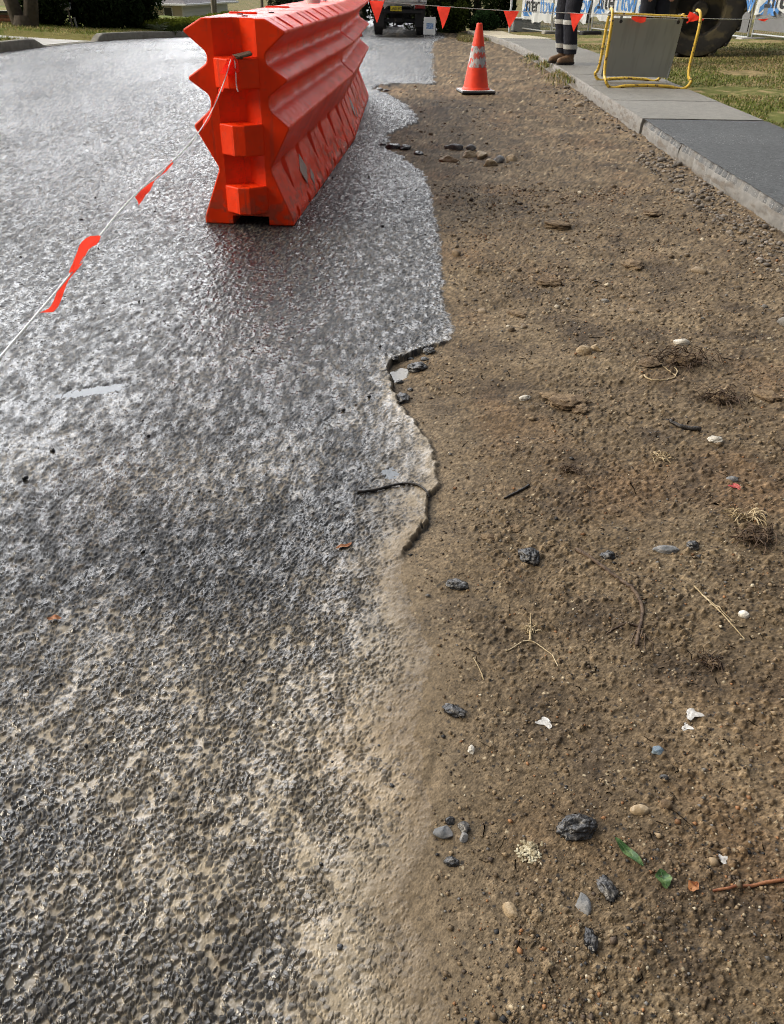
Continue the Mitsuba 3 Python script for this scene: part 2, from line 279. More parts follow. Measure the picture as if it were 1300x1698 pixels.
plain('brown_leather', (.15, .090, .048), .6, var=.5, scale=50); plain('boot_sole', (.03, .026, .022), .8)
plain('skin', (.50, .26, .17), .5, var=.08); plain('hair', (.03, .02, .014), .6); plain('sock_grey', (.40, .40, .38), .9, var=.3, scale=90)

# ------------------------------------------------------------------ water-filled barriers
PROF = [(.245, 0.0, .006), (.245, .035, .012), (.142, .277, .035), (.142, .292, .03), (.247, .480, .010), (.247, .494, .010), (.150, .570, .028), (.150, .629, .028), (.250, .698, .010), (.250, .712, .010),
        (.148, .775, .028), (.148, .820, .028), (.250, .904, .010), (.250, .916, .010), (.155, .967, .012)]
def rounded(profile):
    pts = np.array([(a, b) for a, b, _ in profile]); rad = [c for *_, c in profile]
    ring = np.vstack([pts, (pts * [-1, 1])[::-1]]); rr = rad + rad[::-1]; out = []
    n = len(ring)
    for i in range(n):
        p0, p1, p2 = ring[i - 1], ring[i], ring[(i + 1) % n]
        a, b = p0 - p1, p2 - p1; la, lb = np.linalg.norm(a), np.linalg.norm(b); a /= la; b /= lb
        t = min(rr[i], .45 * la, .45 * lb)
        for s in np.linspace(0, 1, 5):
            q0, q1 = p1 + a * t * (1 - s), p1 + b * t * s
            out.append(q0 * (1 - s) + q1 * s)
    return np.array(out)
def resample(ring, step):
    out = []
    for p, q in zip(ring, np.roll(ring, -1, 0)):
        k = max(1, int(np.ceil(np.linalg.norm(q - p) / step)))
        out += [p + (q - p) * i / k for i in range(k)]
    return np.array(out)
BAR_L = 2.70
def barrier_body(seed):
    r = resample(rounded(PROF), .022)
    tng = np.roll(r, -1, 0) - np.roll(r, 1, 0); tng /= np.linalg.norm(tng, axis=1, keepdims=True); nrm = np.stack([tng[:, 1], -tng[:, 0]], 1)
    ys = np.unique(np.r_[np.linspace(0, BAR_L, 320), .004, BAR_L - .004])
    X, Yv = np.meshgrid(np.arange(len(r)), ys, indexing='ij')
    px, pz = r[X, 0], r[X, 1]
    def ind(t, a, b, soft): return sst(a - soft, a + soft, t) * sst(b + soft, b - soft, t)
    dsp = np.zeros_like(px)
    yy = Yv - .5 * BAR_L
    inner = ind(Yv, .05, BAR_L - .05, .01)
    # fine ribs across the upper slopes of the two middle ridges
    rib = np.abs(np.sin(np.pi * Yv / .105)) ** .6 * inner
    ph = .0050 * (.5 + .8 * fb(Yv * 9 + seed, px * 3, 3, 61))
    up1 = ind(pz, .502, .548, .010) * (np.abs(px) > .155); up2 = ind(pz, .720, .752, .010) * (np.abs(px) > .155)
    dsp += rib * ph * (up1 + .75 * up2)
    # slots across the bevels of the top, lines across the top itself
    slot = sum(ind(Yv, c - .022, c + .022, .004) for c in np.arange(.26, BAR_L - .12, .285))
    dsp -= .016 * slot * ind(pz, .922, .962, .004) * (np.abs(px) > .150)
    line = sum(ind(Yv, c - .006, c + .006, .003) for c in (.11, .52, .98, 1.42, 1.90, 2.34, 2.59))
    dsp -= .010 * line * (pz > .90)
    # darts in the skirt, notches along its lower edge and shallow panels between them
    for c in np.arange(.30, BAR_L - .1, .43):
        wdt = .012 + .050 * sst(.16, .275, pz)
        dsp -= .022 * sst(wdt, wdt * .45, np.abs(Yv - c - .12 * (pz - .2))) * ind(pz, .15, .29, .015)
    for c in np.arange(.18, BAR_L - .1, .36): dsp -= .018 * ind(Yv, c - .022, c + .022, .006) * ind(pz, .0, .05, .01) * (np.abs(px) > .2)
    for c in np.arange(.515, BAR_L - .2, .43): dsp -= .006 * ind(Yv, c - .13, c + .13, .01) * ind(pz, .05, .15, .012)
    # waves in the recesses between the ridges
    dsp += .0025 * np.sin(2 * np.pi * Yv / .43) * (ind(pz, .575, .625, .02) + ind(pz, .78, .815, .02)) * inner
    seam = ind(Yv, BAR_L / 2 - .005, BAR_L / 2 + .005, .002); dsp -= .005 * seam
    dsp += .004 * (fb(Yv * 5 + 10 * seed, px * 6 + pz * 5, 3, 62) - .5) * inner
    dsp *= (pz > .004)
    vx, vz = px + nrm[X, 0] * dsp, pz + nrm[X, 1] * dsp
    # rounded ends
    er = .010; pull = er - np.sqrt(np.maximum(er ** 2 - np.clip(er - np.minimum(Yv, BAR_L - Yv), 0, er) ** 2, 0))
    vx -= nrm[X, 0] * pull * .7; vz -= nrm[X, 1] * pull * .7
    n, m = px.shape
    v = np.stack([vx, Yv, vz], -1).reshape(-1, 3)
    i, j = np.meshgrid(np.arange(n), np.arange(m - 1), indexing='ij'); k = (i + 1) % n
    q = np.stack([i * m + j, k * m + j, k * m + j + 1, i * m + j + 1], -1).reshape(-1, 4)
    f = [q[:, [0, 2, 1]], q[:, [0, 3, 2]]]
    ff = np.asarray(m3.triangulate([np.stack([vx[:, 0], vz[:, 0]], 1)[::1]]))
    f.append((ff * m)[:, ::1]); f.append((ff * m + m - 1)[:, ::-1])
    me = trimesh.Trimesh(v, np.vstack(f), process=False); trimesh.repair.fix_normals(me)
    body = man(me)
    # wedge-shaped lugs and matching hollows on both ends
    def wedge(z0, z1, depth, w, flip, grow=0.0):
        pts = np.array([(-w, .03), (-w, 0), (-.022, -depth), (.022, -depth), (w, 0), (w, .03)]) if not flip else np.array([(-w, -.03), (-w, 0), (-.022, depth), (.022, depth), (w, 0), (w, -.03)])
        cs = m3.CrossSection([pts if flip is False else pts[::-1]])
        return m3.Manifold.extrude(cs, z1 - z0).translate([0, 0, z0])
    def soft(mn, r=.008):
        return mn
    W = .112
    for y0, s in ((0.0, 1), (BAR_L, -1)):
        lug = m3.Manifold(); hol = m3.Manifold()
        zl = [(.665, .800), (.355, .505), (.065, .205)] if s == 1 else [(.50, .66), (.20, .35)]
        zh = [(.805, 1.1), (.505, .665), (.205, .355)] if s == 1 else [(.665, 1.1), (.355, .50)]
        for a, b in zl:
            c = np.array([(x * W / .112, y, z) for x, y in ((-.112, .03), (-.112, 0), (-.030, -.062), (.030, -.062), (.112, 0), (.112, .03)) for z in (a, b)])
            sp = [m3.Manifold.sphere(.009, 10).translate([float(px_) * .93, float(py_) + (.006 if py_ < 0 else 0), float(pz_) + (.009 if pz_ == a else -.009)]) for px_, py_, pz_ in c]
            lug += m3.Manifold.batch_hull(sp)
        for a, b in zh:
            c = np.array([(x, y, z) for x, y in ((-.108, -.03), (-.108, .001), (-.018, .060), (.018, .060), (.108, .001), (.108, -.03)) for z in (a, b)])
            hol += m3.Manifold.hull_points(c.astype(np.float32).astype(float))
        holes = m3.Manifold()
        for a, b in zl: holes += m3.Manifold.cylinder(.05, .017, .017, 16).scale([1.5, .8, 1]).translate([0, -.020, b - .04])
        arch = m3.Manifold.cube([.20, .5, .055], True).translate([.01, .1, .02])
        if s == -1: lug, hol, holes, arch = [q.rotate([0, 0, 180]) for q in (lug, hol, holes, arch)]
        t = [0, float(y0), 0]
        body = body - hol.translate(t) + lug.translate(t) - holes.translate(t) - arch.translate(t)
    return tm(body)
def barrier(x, y, yaw, label, seed, sticker):
    k = thing('water_barrier', label, 'barrier', 'red water-filled barriers in a row')
    M = T4((x, y, float(zbase(x, y)) + .004), -yaw)
    part(k, 'body', moved(barrier_body(seed), M), 'red_plastic', 28)
    cap = cat3([lathe([(0, 0), (.052, 0), (.052, .016), (.046, .022), (.046, .030), (.040, .036), (0, .036)], 24)] + [rbox(.008, .012, .026, .002).apply_transform(T4((.049 * math.cos(a), .049 * math.sin(a), .016), a)) for a in np.linspace(0, 2 * np.pi, 20, endpoint=False)])
    part(k, 'fill_cap', moved(cap, M @ T4((.0, BAR_L - .32, .964))), 'white_cap' if seed == 1 else 'red_plastic', 30, label='grey plastic fill cap' if seed == 1 else 'red plastic fill cap')
    bung = lathe([(0, 0), (.016, 0), (.016, .006), (0, .008)], 14)
    for q, (dx, dy) in enumerate(((.02, .17), (-.05, .36), (.06, .62))): part(k, 'bung', moved(bung, M @ T4((dx, dy, .965))), 'dark_hole', 30)
    hnd = rbox(.15, .022, .012, .004); part(k, 'lifting_bar', moved(hnd, M @ T4((-.06, .47, .970))), 'red_plastic')
    part(k, 'lifting_bar', moved(hnd, M @ T4((-.06, 1.38, .970))), 'red_plastic')
    if sticker:
        sl = np.arctan2(.277 - .035, .245 - .142)   # the skirt's slope
        for (dy, dz, sy, sz) in ((.66, .17, .16, .10), (.80, .10, .09, .05)):
            xs = .245 - (dz - .035) * (.103 / .242)
            st = rbox(.004, sy, sz, .001).apply_transform(T4((xs + .0015, dy, dz), 0, math.radians(28), -(math.pi / 2 - sl)))
            part(k, 'sticker', moved(st, M), 'faded_sticker', label='scuffed grey sticker on the skirt')
    return k, M
B1, M1 = barrier(-.805, 4.52, math.radians(4.2), 'nearer red water-filled barrier with a stepped end and a grey filler cap', 1, True)
end1 = (M1 @ np.array([0, BAR_L + .035, 0, 1]))[:3]
B2, M2 = barrier(end1[0], end1[1], math.radians(.6), 'farther red water-filled barrier butted against the back end of the nearer one', 2, True)

# ------------------------------------------------------------------ bunting
def flag_mesh(w, h, wind=.012, seed=0):
    """a triangular pennant of thin vinyl hanging from the x axis, downwards in z"""
    n = 9; r = np.random.default_rng(seed); v, f = [], []
    for i in range(n + 1):
        t = i / n; ww = w * (1 - t) * .5 + .002
        for j in range(7):
            u = (j / 6 * 2 - 1) * ww
            v.append((u + wind * .4 * t * math.sin(3 * t + seed), wind * math.sin(4.0 * t + 1.7 * seed + 12 * u), -h * t))
    for i in range(n):
        for j in range(6):
            a = i * 7 + j; f.append((a, a + 1, a + 8, a + 7))
    v = np.array(v); q = np.array(f)
    n_ = np.array([0, .0006, 0])
    vv = np.vstack([v + n_, v - n_]); m = len(v)
    tri = np.vstack([q[:, [0, 1, 2]], q[:, [0, 2, 3]]])
    edge = [(i * 7, (i + 1) * 7) for i in range(n)] + [((i + 1) * 7 + 6, i * 7 + 6) for i in range(n)] + [(j + 1, j) for j in range(6)]
    side = np.array([t for a, b in edge for t in ((a, b, b + m), (a, b + m, a + m))])
    return trimesh.Trimesh(v, tri, process=False)
def limp_flag(p0, p1, widths, side, seed):
    """a pennant wound and folded along its cord from p0 to p1: a strip whose width varies and which twists"""
    p0, p1 = np.array(p0, float), np.array(p1, float); n = 26; d = p1 - p0; L = np.linalg.norm(d); d /= L
    a = np.cross(d, [0, 0, 1.0]); a /= np.linalg.norm(a); b = np.cross(a, d); t = np.linspace(0, 1, n)
    wd = np.interp(t, np.linspace(0, 1, len(widths)), widths)
    v = []; k = 5
    for i in range(n):
        c = p0 + d * L * t[i]; th = side + .35 * math.sin(2.5 * t[i] + seed)
        e = math.cos(th) * a - math.sin(th) * b; o = np.cross(d, e)
        for j in range(k):
            u = j / (k - 1)
            v.append(c + e * wd[i] * u + o * (.006 * math.sin(7 * t[i] + 3 * u + seed)))
    v = np.array(v); i, j = np.meshgrid(np.arange(n - 1), np.arange(k - 1), indexing='ij')
    q = np.stack([i * k + j, i * k + j + 1, (i + 1) * k + j + 1, (i + 1) * k + j], -1).reshape(-1, 4); tri = np.vstack([q[:, [0, 1, 2]], q[:, [0, 2, 3]]])
    off = np.tile(np.cross(d, a), (len(v), 1)) * .0008
    return trimesh.Trimesh(v, tri, process=False)
tie = (M1 @ np.array([-.005, -.066, .803, 1]))[:3]
bun = thing('bunting_line', 'bunting cord with limp red pennants tied to the near barrier end', 'bunting')
cord = [tie, (-.865, 4.10, .615), (-.94, 3.0, .487), (-.921, 2.3, .445), (-.840, 1.6, .470), (-.78, .9, .47), (-.75, .25, .48)]
cp = spline(cord, 60)
part(bun, 'cord', tube(cp, .0026, 6), 'white_cord', True)
def on(y): return np.array([np.interp(-y, -cp[:, 1], cp[:, k]) for k in range(3)])
part(bun, 'pennant', cat3([limp_flag(tie + [.005, -.004, .012], on(4.28) + [0, 0, -.01], [.05, .085, .06, .02], .7, 1), limp_flag(tie + [.01, -.01, .015], tie + [-.06, -.03, -.06], [.03, .07, .05, .01], 1.6, 2)]), 'flag_vinyl', True, label='crumpled red pennant at the knot')
part(bun, 'pennant', limp_flag(on(4.26), on(3.98) + [0, 0, -.015], [.012, .035, .022, .03, .008], .9, 3), 'flag_vinyl', True)
part(bun, 'pennant', limp_flag(on(3.52), on(3.02) + [0, 0, -.01], [.012, .03, .02, .034, .02, .03], 1.2, 5), 'flag_vinyl', True)
part(bun, 'pennant', cat3([limp_flag(on(2.40), on(2.24), [.05, .10, .095, .07, .02], -2.4, 6), limp_flag(on(2.37), on(1.98) + [.0, 0, -.012], [.02, .06, .085, .08, .055, .03], .7, 7)]), 'flag_vinyl', True, label='red pennant folded along the cord, nearest the camera')
tailp = spline([tie + [.012, -.004, .004], tie + [.018, -.012, -.05], tie + [.016, -.012, -.10], tie + [.022, -.014, -.145]], 16)
part(bun, 'loose_end', tube(tailp, .0032, 6), 'white_cord', True, label='loose end of the cord hanging below the knot')
part(bun, 'strap', cat3([rbox(.085, .045, .012, .005).apply_transform(T4(tuple(tie + [.055, .022, .012]), .35, .25, -.2)), rbox(.05, .03, .01, .004).apply_transform(T4(tuple(tie + [.03, .005, .006]), -.4, -.3, .1))]), 'strap_brown', label='brown strap end in the top lug')
bun2 = thing('bunting_line', 'bunting cord with hanging red triangular pennants stretched above the cone to the sign stand', 'bunting')
pts2 = [tuple((M2 @ np.array([.0, BAR_L - .1, .975, 1]))[:3]), (-.26, 9.9, .925), (.447, 10.2, .868), (1.193, 10.4, .832), (1.955, 10.5, .815), (3.288, 10.47, .787), (4.44, 11.5, .757), (6.2, 13.2, .80), (8.3, 16.6, 1.0)]
cp2 = spline(pts2, 120); part(bun2, 'cord', tube(cp2, .0036, 6), 'white_cord', True)
for q, (x, y, z, w, h, rz) in enumerate([(-.24, 9.905, .921, .165, .20, .1), (.475, 10.21, .866, .155, .205, .2), (1.225, 10.405, .830, .165, .165, -.15), (1.965, 10.50, .814, .165, .175, .05)]):
    part(bun2, 'pennant', moved(flag_mesh(w, h, .013, q), T4((x, y, z), rz + .12, .1)), 'flag_vinyl', True)
part(bun2, 'pennant', limp_flag((2.58, 10.50, .80), (2.74, 10.49, .795), [.03, .06, .07, .05], 1.5, 4), 'flag_vinyl', True)
part(bun2, 'pennant', cat3([limp_flag((3.20, 10.46, .85), (3.33, 10.44, .80), [.05, .09, .07, .03], 1.4, 9), limp_flag((3.24, 10.44, .80), (3.18, 10.42, .74), [.03, .05, .03, .01], .4, 2), limp_flag((3.28, 10.45, .81), (3.40, 10.55, .785), [.03, .05, .04, .01], 1.2, 3)]), 'flag_vinyl', True, label='red pennant knotted to the post of the sign stand')
part(bun2, 'pennant', limp_flag((4.33, 11.4, .760), (4.52, 11.57, .755), [.008, .03, .03, .008], 1.5, 11), 'flag_vinyl', True)

# ------------------------------------------------------------------ cone
def cone(x, y, s, label, rz=0.0, lean=0.0, group=None, worn=True):
    k = thing('traffic_cone', label, 'traffic cone', group); z0 = float(zbase(x, y)) + (.004 if worn else .01)
    M = T4((x, y, z0), rz, lean, 0, s)
    b = rbox(.40, .40, .030, .012, (0, 0, .015))
    part(k, 'base', moved(b, M), 'black_rubber')
    if worn: part(k, 'base_top', moved(rbox(.384, .384, .006, .002, (0, 0, .0315)), M), 'grey_rubber', label='pale worn top of the rubber base')
    def r(z): return .148 - (.148 - .030) * (z - .04) / .66
    def seg(z0, z1, o=0): return [(r(z0) + o, z0), (r(z0 + .004) + o + .001, z0 + .004), (r(z1 - .004) + o + .001, z1 - .004), (r(z1) + o, z1)]
    part(k, 'lower_body', moved(lathe([(0, .034), (.165, .034), (.162, .046), (r(.06), .062)] + seg(.064, .262) + [(0, .262)], 40), M), 'cone_orange', 30)
    part(k, 'collar', moved(lathe([(0, .2625)] + seg(.2630, .476, .0015) + [(0, .4765)], 40), M), 'cone_collar', 30, label='scratched reflective collar' if worn else None)
    part(k, 'upper_body', moved(lathe([(0, .477)] + seg(.4772, .692) + [(.024, .700), (.018, .700), (.016, .66), (0, .66)], 40), M), 'cone_orange', 30)
    return k
cone(.905, 10.60, 1.0, 'orange traffic cone with a scratched grey collar standing alone on the bare dirt', .12, -.02)

# ------------------------------------------------------------------ folded sign stand
sg = thing('sign_stand', 'yellow steel folding sign stand holding a blank grey panel on the footpath', 'sign stand')
def uframe(xl, xr, yb, yt, zt, zb, r=.0165):
    s = lambda z: yb + (yt - yb) * (z - zb) / (zt - zb)
    c = .09; L = [(xl + .03, s(zt), zt), (xl + .015, s(.5 * (zt + zb)), .5 * (zt + zb)), (xl, s(zb + c), zb + c)]
    Rr = [(xr - .0, s(zb + c), zb + c), (xr + .02, s(.5 * (zt + zb)), .5 * (zt + zb)), (xr + .035, s(zt), zt)]
    arcL = [(xl + c * (1 - math.cos(a)), s(zb), zb + c * (1 - math.sin(a))) for a in np.linspace(.15, 1.5, 7)]
    arcR = [(xr - c * (1 - math.cos(a)), s(zb), zb + c * (1 - math.sin(a))) for a in np.linspace(1.5, .15, 7)]
    mid = [(xl + (xr - xl) * t, s(zb), zb + .028 * math.sin(math.pi * t)) for t in np.linspace(.22, .78, 7)]
    return tube(spline(L + arcL + mid + arcR + Rr, 90), r, 10)
part(sg, 'front_frame', uframe(2.305, 3.255, 10.12, 10.50, .860, .125), 'yellow_paint', True)
part(sg, 'rear_frame', uframe(2.335, 3.13, 10.86, 10.54, .815, .125), 'yellow_paint', True)
part(sg, 'top_bar', tube([(2.34, 10.50, .815), (2.8, 10.49, .805), (3.29, 10.48, .797)], .0165, 10), 'yellow_paint', True)
for x in (2.335, 3.275): part(sg, 'hinge', moved(lathe([(0, -.02), (.024, -.02), (.024, .02), (0, .02)], 16), T4((x, 10.51, .815), 0, math.pi / 2)), 'steel', 30)
pan = rbox(.79, .006, .63, .002)
pv = pan.copy(); pan = pan.subdivide().subdivide().subdivide(); pan.vertices[:, 1] += .012 * np.cos(pan.vertices[:, 0] * 4) + .004 * np.sin(pan.vertices[:, 2] * 9)
part(sg, 'panel', moved(pan, T4((2.775, 10.635, .475), -.05, math.radians(19))), 'grey_panel', 30)
for x in (2.47, 3.11):
    part(sg, 'bolt', moved(lathe([(0, 0), (.018, 0), (.018, .008), (0, .012)], 12), T4((x, 10.515, .745), 0, math.pi / 2)), 'black_rubber', 30)
    part(sg, 'bracket', rbox(.03, .008, .10, .003).apply_transform(T4((x, 10.515, .775), 0, .2)), 'steel')
part(sg, 'stay_wire', tube([(3.0, 10.2, .16), (3.12, 10.55, .30), (3.14, 10.7, .36)], .004, 5), 'steel', True)

# ------------------------------------------------------------------ footpath
def conc(base, grainy, speck):
    def fn(p, n, uv):
        a = fbm(p.x * 2.2, p.y * 1.6, p.z * 3, 4); b = noise(p.x * 160, p.y * 160, p.z * 160); c = fbm(p.x * 24, p.y * 24, p.z * 24, 3)
        col = mi.Color3f(*base) * (.62 + .5 * a + .36 * c)
        col = col * (1 - .5 * speck + speck * noise(p.x * 75, p.y * 75, p.z * 75)); col = mix(col, mi.Color3f(.34, .34, .34), smoothstep(.78, .93, b) * speck)
        side = 1 - smoothstep(.3, .7, dr.abs(n.z))
        face = mix(mi.Color3f(.19, .185, .175), mi.Color3f(.12, .098, .075), smoothstep(.50, .72, fbm(p.x * 7, p.y * 7, p.z * 30, 3)) * .7) * (.65 + .7 * c)
        return mix(col, face, side * .9)
    return fn
for nm, base, sp, ro in (('damp_concrete', (.046, .050, .053), .9, .66), ('dry_concrete', (.155, .150, .135), .2, .62), ('pale_concrete', (.46, .42, .32), .1, .75)):
    scene[nm] = {'type': 'bumpmap', 'arbitrary': mikit.proc(lambda p, n, uv: .0011 * fbm(p.x * 170, p.y * 170, p.z * 170, 2), 8e-4), 'scale': 1.0,
                 'bsdf': {'type': 'principled', 'base_color': mikit.proc(conc(base, 1, sp)), 'roughness': ro, 'specular': .35}}
plain('broken_edge', (.36, .34, .31), .85, var=.5, scale=60)
def slab(y0, y1, xl0, xl1, w, z0, z1, thick, chip, seed):
    """one poured slab; its road-side (left) face is broken where chip > 0"""
    n, m, s = 26, 40, 8
    yy = np.linspace(y0, y1, m); t = (yy - y0) / (y1 - y0)
    xl = xl0 + (xl1 - xl0) * t; top = z0 + (z1 - z0) * t + zbase(2.5, yy)
    prof = []                                                            # rings of points: left bottom -> top -> right bottom
    for j in range(s):
        u = j / (s - 1)
        ch = chip * (.9 * fb(yy * 16 + seed, np.full(m, u * 3.0), 4, 71) - .35 + .55 * u ** 2 * fb(yy * 40, np.full(m, u * 7), 3, 72))
        r = .010 * max(0, (u - .8) / .2) ** 2
        prof.append(np.stack([xl + np.maximum(ch, -.02) + r * (1 if chip < .02 else 2), yy, top - thick * (1 - u) - (.004 if j == s - 1 else 0)], 1))
    for i in range(n):
        u = i / (n - 1); x = xl + .012 + (chip * .5 * fb(yy * 30 + seed, yy * 0, 3, 73) if i == 0 else 0) + (w - .012) * u
        prof.append(np.stack([x, yy, top + .0035 * (fb(x * 3, yy * 3, 3, 74 + seed) - .5) + .0014 * (fb(x * 40, yy * 40, 2, 75) - .5)], 1))
    prof.append(np.stack([xl + w + .004, yy, top - thick], 1))
    P = np.array(prof); a, b = P.shape[:2]; v = P.reshape(-1, 3)
    i, j = np.meshgrid(np.arange(a), np.arange(b - 1), indexing='ij'); k = (i + 1) % a
    q = np.stack([i * b + j, k * b + j, k * b + j + 1, i * b + j + 1], -1).reshape(-1, 4)
    cap = trimesh.creation.triangulate_polygon(__import__('shapely').Polygon(np.stack([P[:, 0, 0], P[:, 0, 2]], 1)).buffer(0), engine='earcut') if False else None
    f = [q[:, [0, 1, 2]], q[:, [0, 2, 3]]]
    c0, c1 = len(v), len(v) + 1
    v = np.vstack([v, P[:, 0].mean(0) - [0, 0, thick * .3], P[:, -1].mean(0) - [0, 0, thick * .3]]); ii = np.arange(a)
    f += [np.stack([np.full(a, c0), ((ii + 1) % a) * b, ii * b], 1), np.stack([np.full(a, c1), ii * b + b - 1, ((ii + 1) % a) * b + b - 1], 1)]
    me = trimesh.Trimesh(v, np.vstack(f), process=False); me.invert() if me.volume < 0 else None
    return me
labels['footpath'] = {'label': 'raised concrete footpath of cast slabs along the dirt strip', 'kind': 'structure'}
PW = 1.10
JN = [1.4, 2.7, 4.02, 5.30, 6.60, 7.80]
for i in range(5):
    y0, y1 = JN[i] + .004, JN[i + 1] - .004
    part('footpath', 'slab', slab(y0, y1, 2.115, 2.12 + (.02 if i == 4 else 0), PW, .120, .122, .30, .055 if i >= 3 else .035, i), 'damp_concrete', 35, label='dark damp slab with a broken edge' if i == 3 else None)
J2 = [7.80, 9.05, 10.3, 11.55, 12.75, 13.95, 15.15, 16.4, 17.7, 19.0]
for i in range(len(J2) - 1):
    part('footpath', 'slab', slab(J2[i] + .004, J2[i + 1] - .004, 2.135 + .010 * i, 2.145 + .010 * i, PW - .02, .128 if i < 4 else .12, .126, .3, .012, 20 + i), 'dry_concrete', 35)
J3 = [19.0, 21.0, 23.0, 25.5, 28.5, 32.0]
for i in range(len(J3) - 1):
    part('footpath', 'slab', slab(J3[i] + .006, J3[i + 1] - .006, 2.22 + .02 * i, 2.24 + .02 * i, PW + .12 * (i > 0), .12, .12, .3, .008, 40 + i), 'pale_concrete' if i > 0 else 'dry_concrete', 35)

# ------------------------------------------------------------------ terrain and lawns
def sheet(xs, ys, zf):
    X, Yv = np.meshgrid(xs, ys, indexing='ij'); v = np.stack([X, Yv, zf(X, Yv)], -1).reshape(-1, 3); m = len(ys)
    i, j = np.meshgrid(np.arange(len(xs) - 1), np.arange(m - 1), indexing='ij')
    q = np.stack([i * m + j, (i + 1) * m + j, (i + 1) * m + j + 1, i * m + j + 1], -1).reshape(-1, 4)
    return trimesh.Trimesh(v, np.vstack([q[:, [0, 1, 2]], q[:, [0, 2, 3]]]), process=False)
def soil_fn(p, n, uv):
    a = fbm(p.x * 1.3, p.y * 1.3, 1, 4); b = fbm(p.x * 14, p.y * 14, 2, 3)
    c = mix(mi.Color3f(.085, .095, .022), mi.Color3f(.19, .145, .075), smoothstep(.38, .64, a * .6 + b * .4))
    return c * (.6 + .8 * b)
scene['turf_soil'] = {'type': 'principled', 'base_color': mikit.proc(soil_fn), 'roughness': .95, 'specular': .2}
geo = lambda a, b, n: np.sign(np.array([a, b])[0]) * 0 + np.linspace(a, b, n)
put('terrain', sheet(np.r_[-600, -200, np.linspace(-60, 60, 41), 200, 600], np.r_[-200, -60, np.linspace(-10, 70, 41), 150, 600], lambda x, y: np.where(np.abs(x) > 100, -.9, zbase(np.clip(x, -60, 60), np.clip(y, -10, 90))) - .16 - .11 * np.clip(y - 36, 0, 60)), 'turf_soil', True)
labels['terrain'] = {'label': 'ground beneath the street', 'kind': 'structure'}
def z_lawn(x, y): return zbase(x, y) + .105 + .02 * np.clip(x - 3.3, 0, 6) + .03 * (fb(x * .9, y * .9, 3, 81) - .5) + .02 * (fb(x * 6, y * 6, 3, 82) - .5)
put('lawn', sheet(np.linspace(3.19, 26, 120), np.linspace(1, 40, 200), z_lawn), 'turf_soil', True); labels['lawn'] = {'label': 'patchy lawn to the right of the footpath', 'kind': 'structure'}
DRV = (18.8, 21.5)
def z_left(x, y): return zbase(kerb_x(y) - .0, y) + .135 + .045 * np.clip(kerb_x(y) - x - .2, 0, 9) + .03 * (fb(x, y, 3, 83) - .5) - .16 * sst(DRV[0] - .25, DRV[0] + .05, y) * sst(DRV[1] + .25, DRV[1] - .05, y) * sst(kerb_x(y) - 6.4, kerb_x(y) - 5.6, x)
LX = np.linspace(0, 1, 60) ** 1.5
def left_sheet():
    ys = np.linspace(4, 38, 120); U, Yv = np.meshgrid(LX, ys, indexing='ij'); X = kerb_x(Yv) - .16 - U * 45
    v = np.stack([X, Yv, z_left(X, Yv)], -1).reshape(-1, 3); m = len(ys); i, j = np.meshgrid(np.arange(len(LX) - 1), np.arange(m - 1), indexing='ij')
    q = np.stack([i * m + j, i * m + j + 1, (i + 1) * m + j + 1, (i + 1) * m + j], -1).reshape(-1, 4)
    return trimesh.Trimesh(v, np.vstack([q[:, [0, 1, 2]], q[:, [0, 2, 3]]]), process=False)
scene['far_turf'] = {'type': 'principled', 'base_color': mikit.proc(lambda p, n, uv: mix(mi.Color3f(.12, .15, .03), mi.Color3f(.22, .20, .07), smoothstep(.4, .62, fbm(p.x * .8, p.y * .8, 3, 4)))), 'roughness': .95, 'specular': .2}
put('far_lawn', left_sheet(), 'far_turf', True); labels['far_lawn'] = {'label': 'lawn across the road behind the kerb', 'kind': 'structure'}

# kerb with a dropped driveway crossing
plain('kerb_concrete', (.20, .185, .15), .75, var=.45, scale=9); plain('apron_concrete', (.50, .50, .47), .6, var=.2, scale=4)
DRV = (18.8, 21.5)
def kerb_piece(y0, y1, n=14):
    ys = np.linspace(y0, y1, n); ring = []
    hgt = .15 * np.where((ys > DRV[0] - .55) & (ys < DRV[1] + .4), np.maximum(sst(DRV[0], DRV[0] - .5, ys), sst(DRV[1] - .1, DRV[1] + .35, ys)), 1.0) + .015
    kx = kerb_x(ys); zb = zbase(kx, ys)
    for dx, hz in ((.0, -.2), (.0, 0.), (-.012, .86), (-.03, 1.0), (-.15, 1.02), (-.17, 1.0), (-.17, -.2)):
        ring.append(np.stack([kx + dx, ys, zb + (hgt * hz if hz > 0 else hz)], 1))
    P = np.array(ring); a, b = P.shape[:2]; v = P.reshape(-1, 3); i, j = np.meshgrid(np.arange(a), np.arange(b - 1), indexing='ij'); k = (i + 1) % a
    q = np.stack([i * b + j, k * b + j, k * b + j + 1, i * b + j + 1], -1).reshape(-1, 4); c0 = len(v)
    v = np.vstack([v, P[:, 0].mean(0), P[:, -1].mean(0)]); ii = np.arange(a)
    me = trimesh.Trimesh(v, np.vstack([q[:, [0, 1, 2]], q[:, [0, 2, 3]], np.stack([np.full(a, c0), ((ii + 1) % a) * b, ii * b], 1), np.stack([np.full(a, c0 + 1), ii * b + b - 1, ((ii + 1) % a) * b + b - 1], 1)]), process=False)
    me.invert() if me.volume < 0 else None
    return me
labels['kerb'] = {'label': 'concrete kerb along the far side of the road with a dropped crossing', 'kind': 'structure'}
ky = [8, 10.6, 13.2, 15.7, 18.1, 22.1, 24.7, 27.3, 30, 33, 36, 40]
for a, b in zip(ky[:-1], ky[1:]): part('kerb', 'kerb_stone', kerb_piece(a + .006, b - .006, 20), 'kerb_concrete', 35)
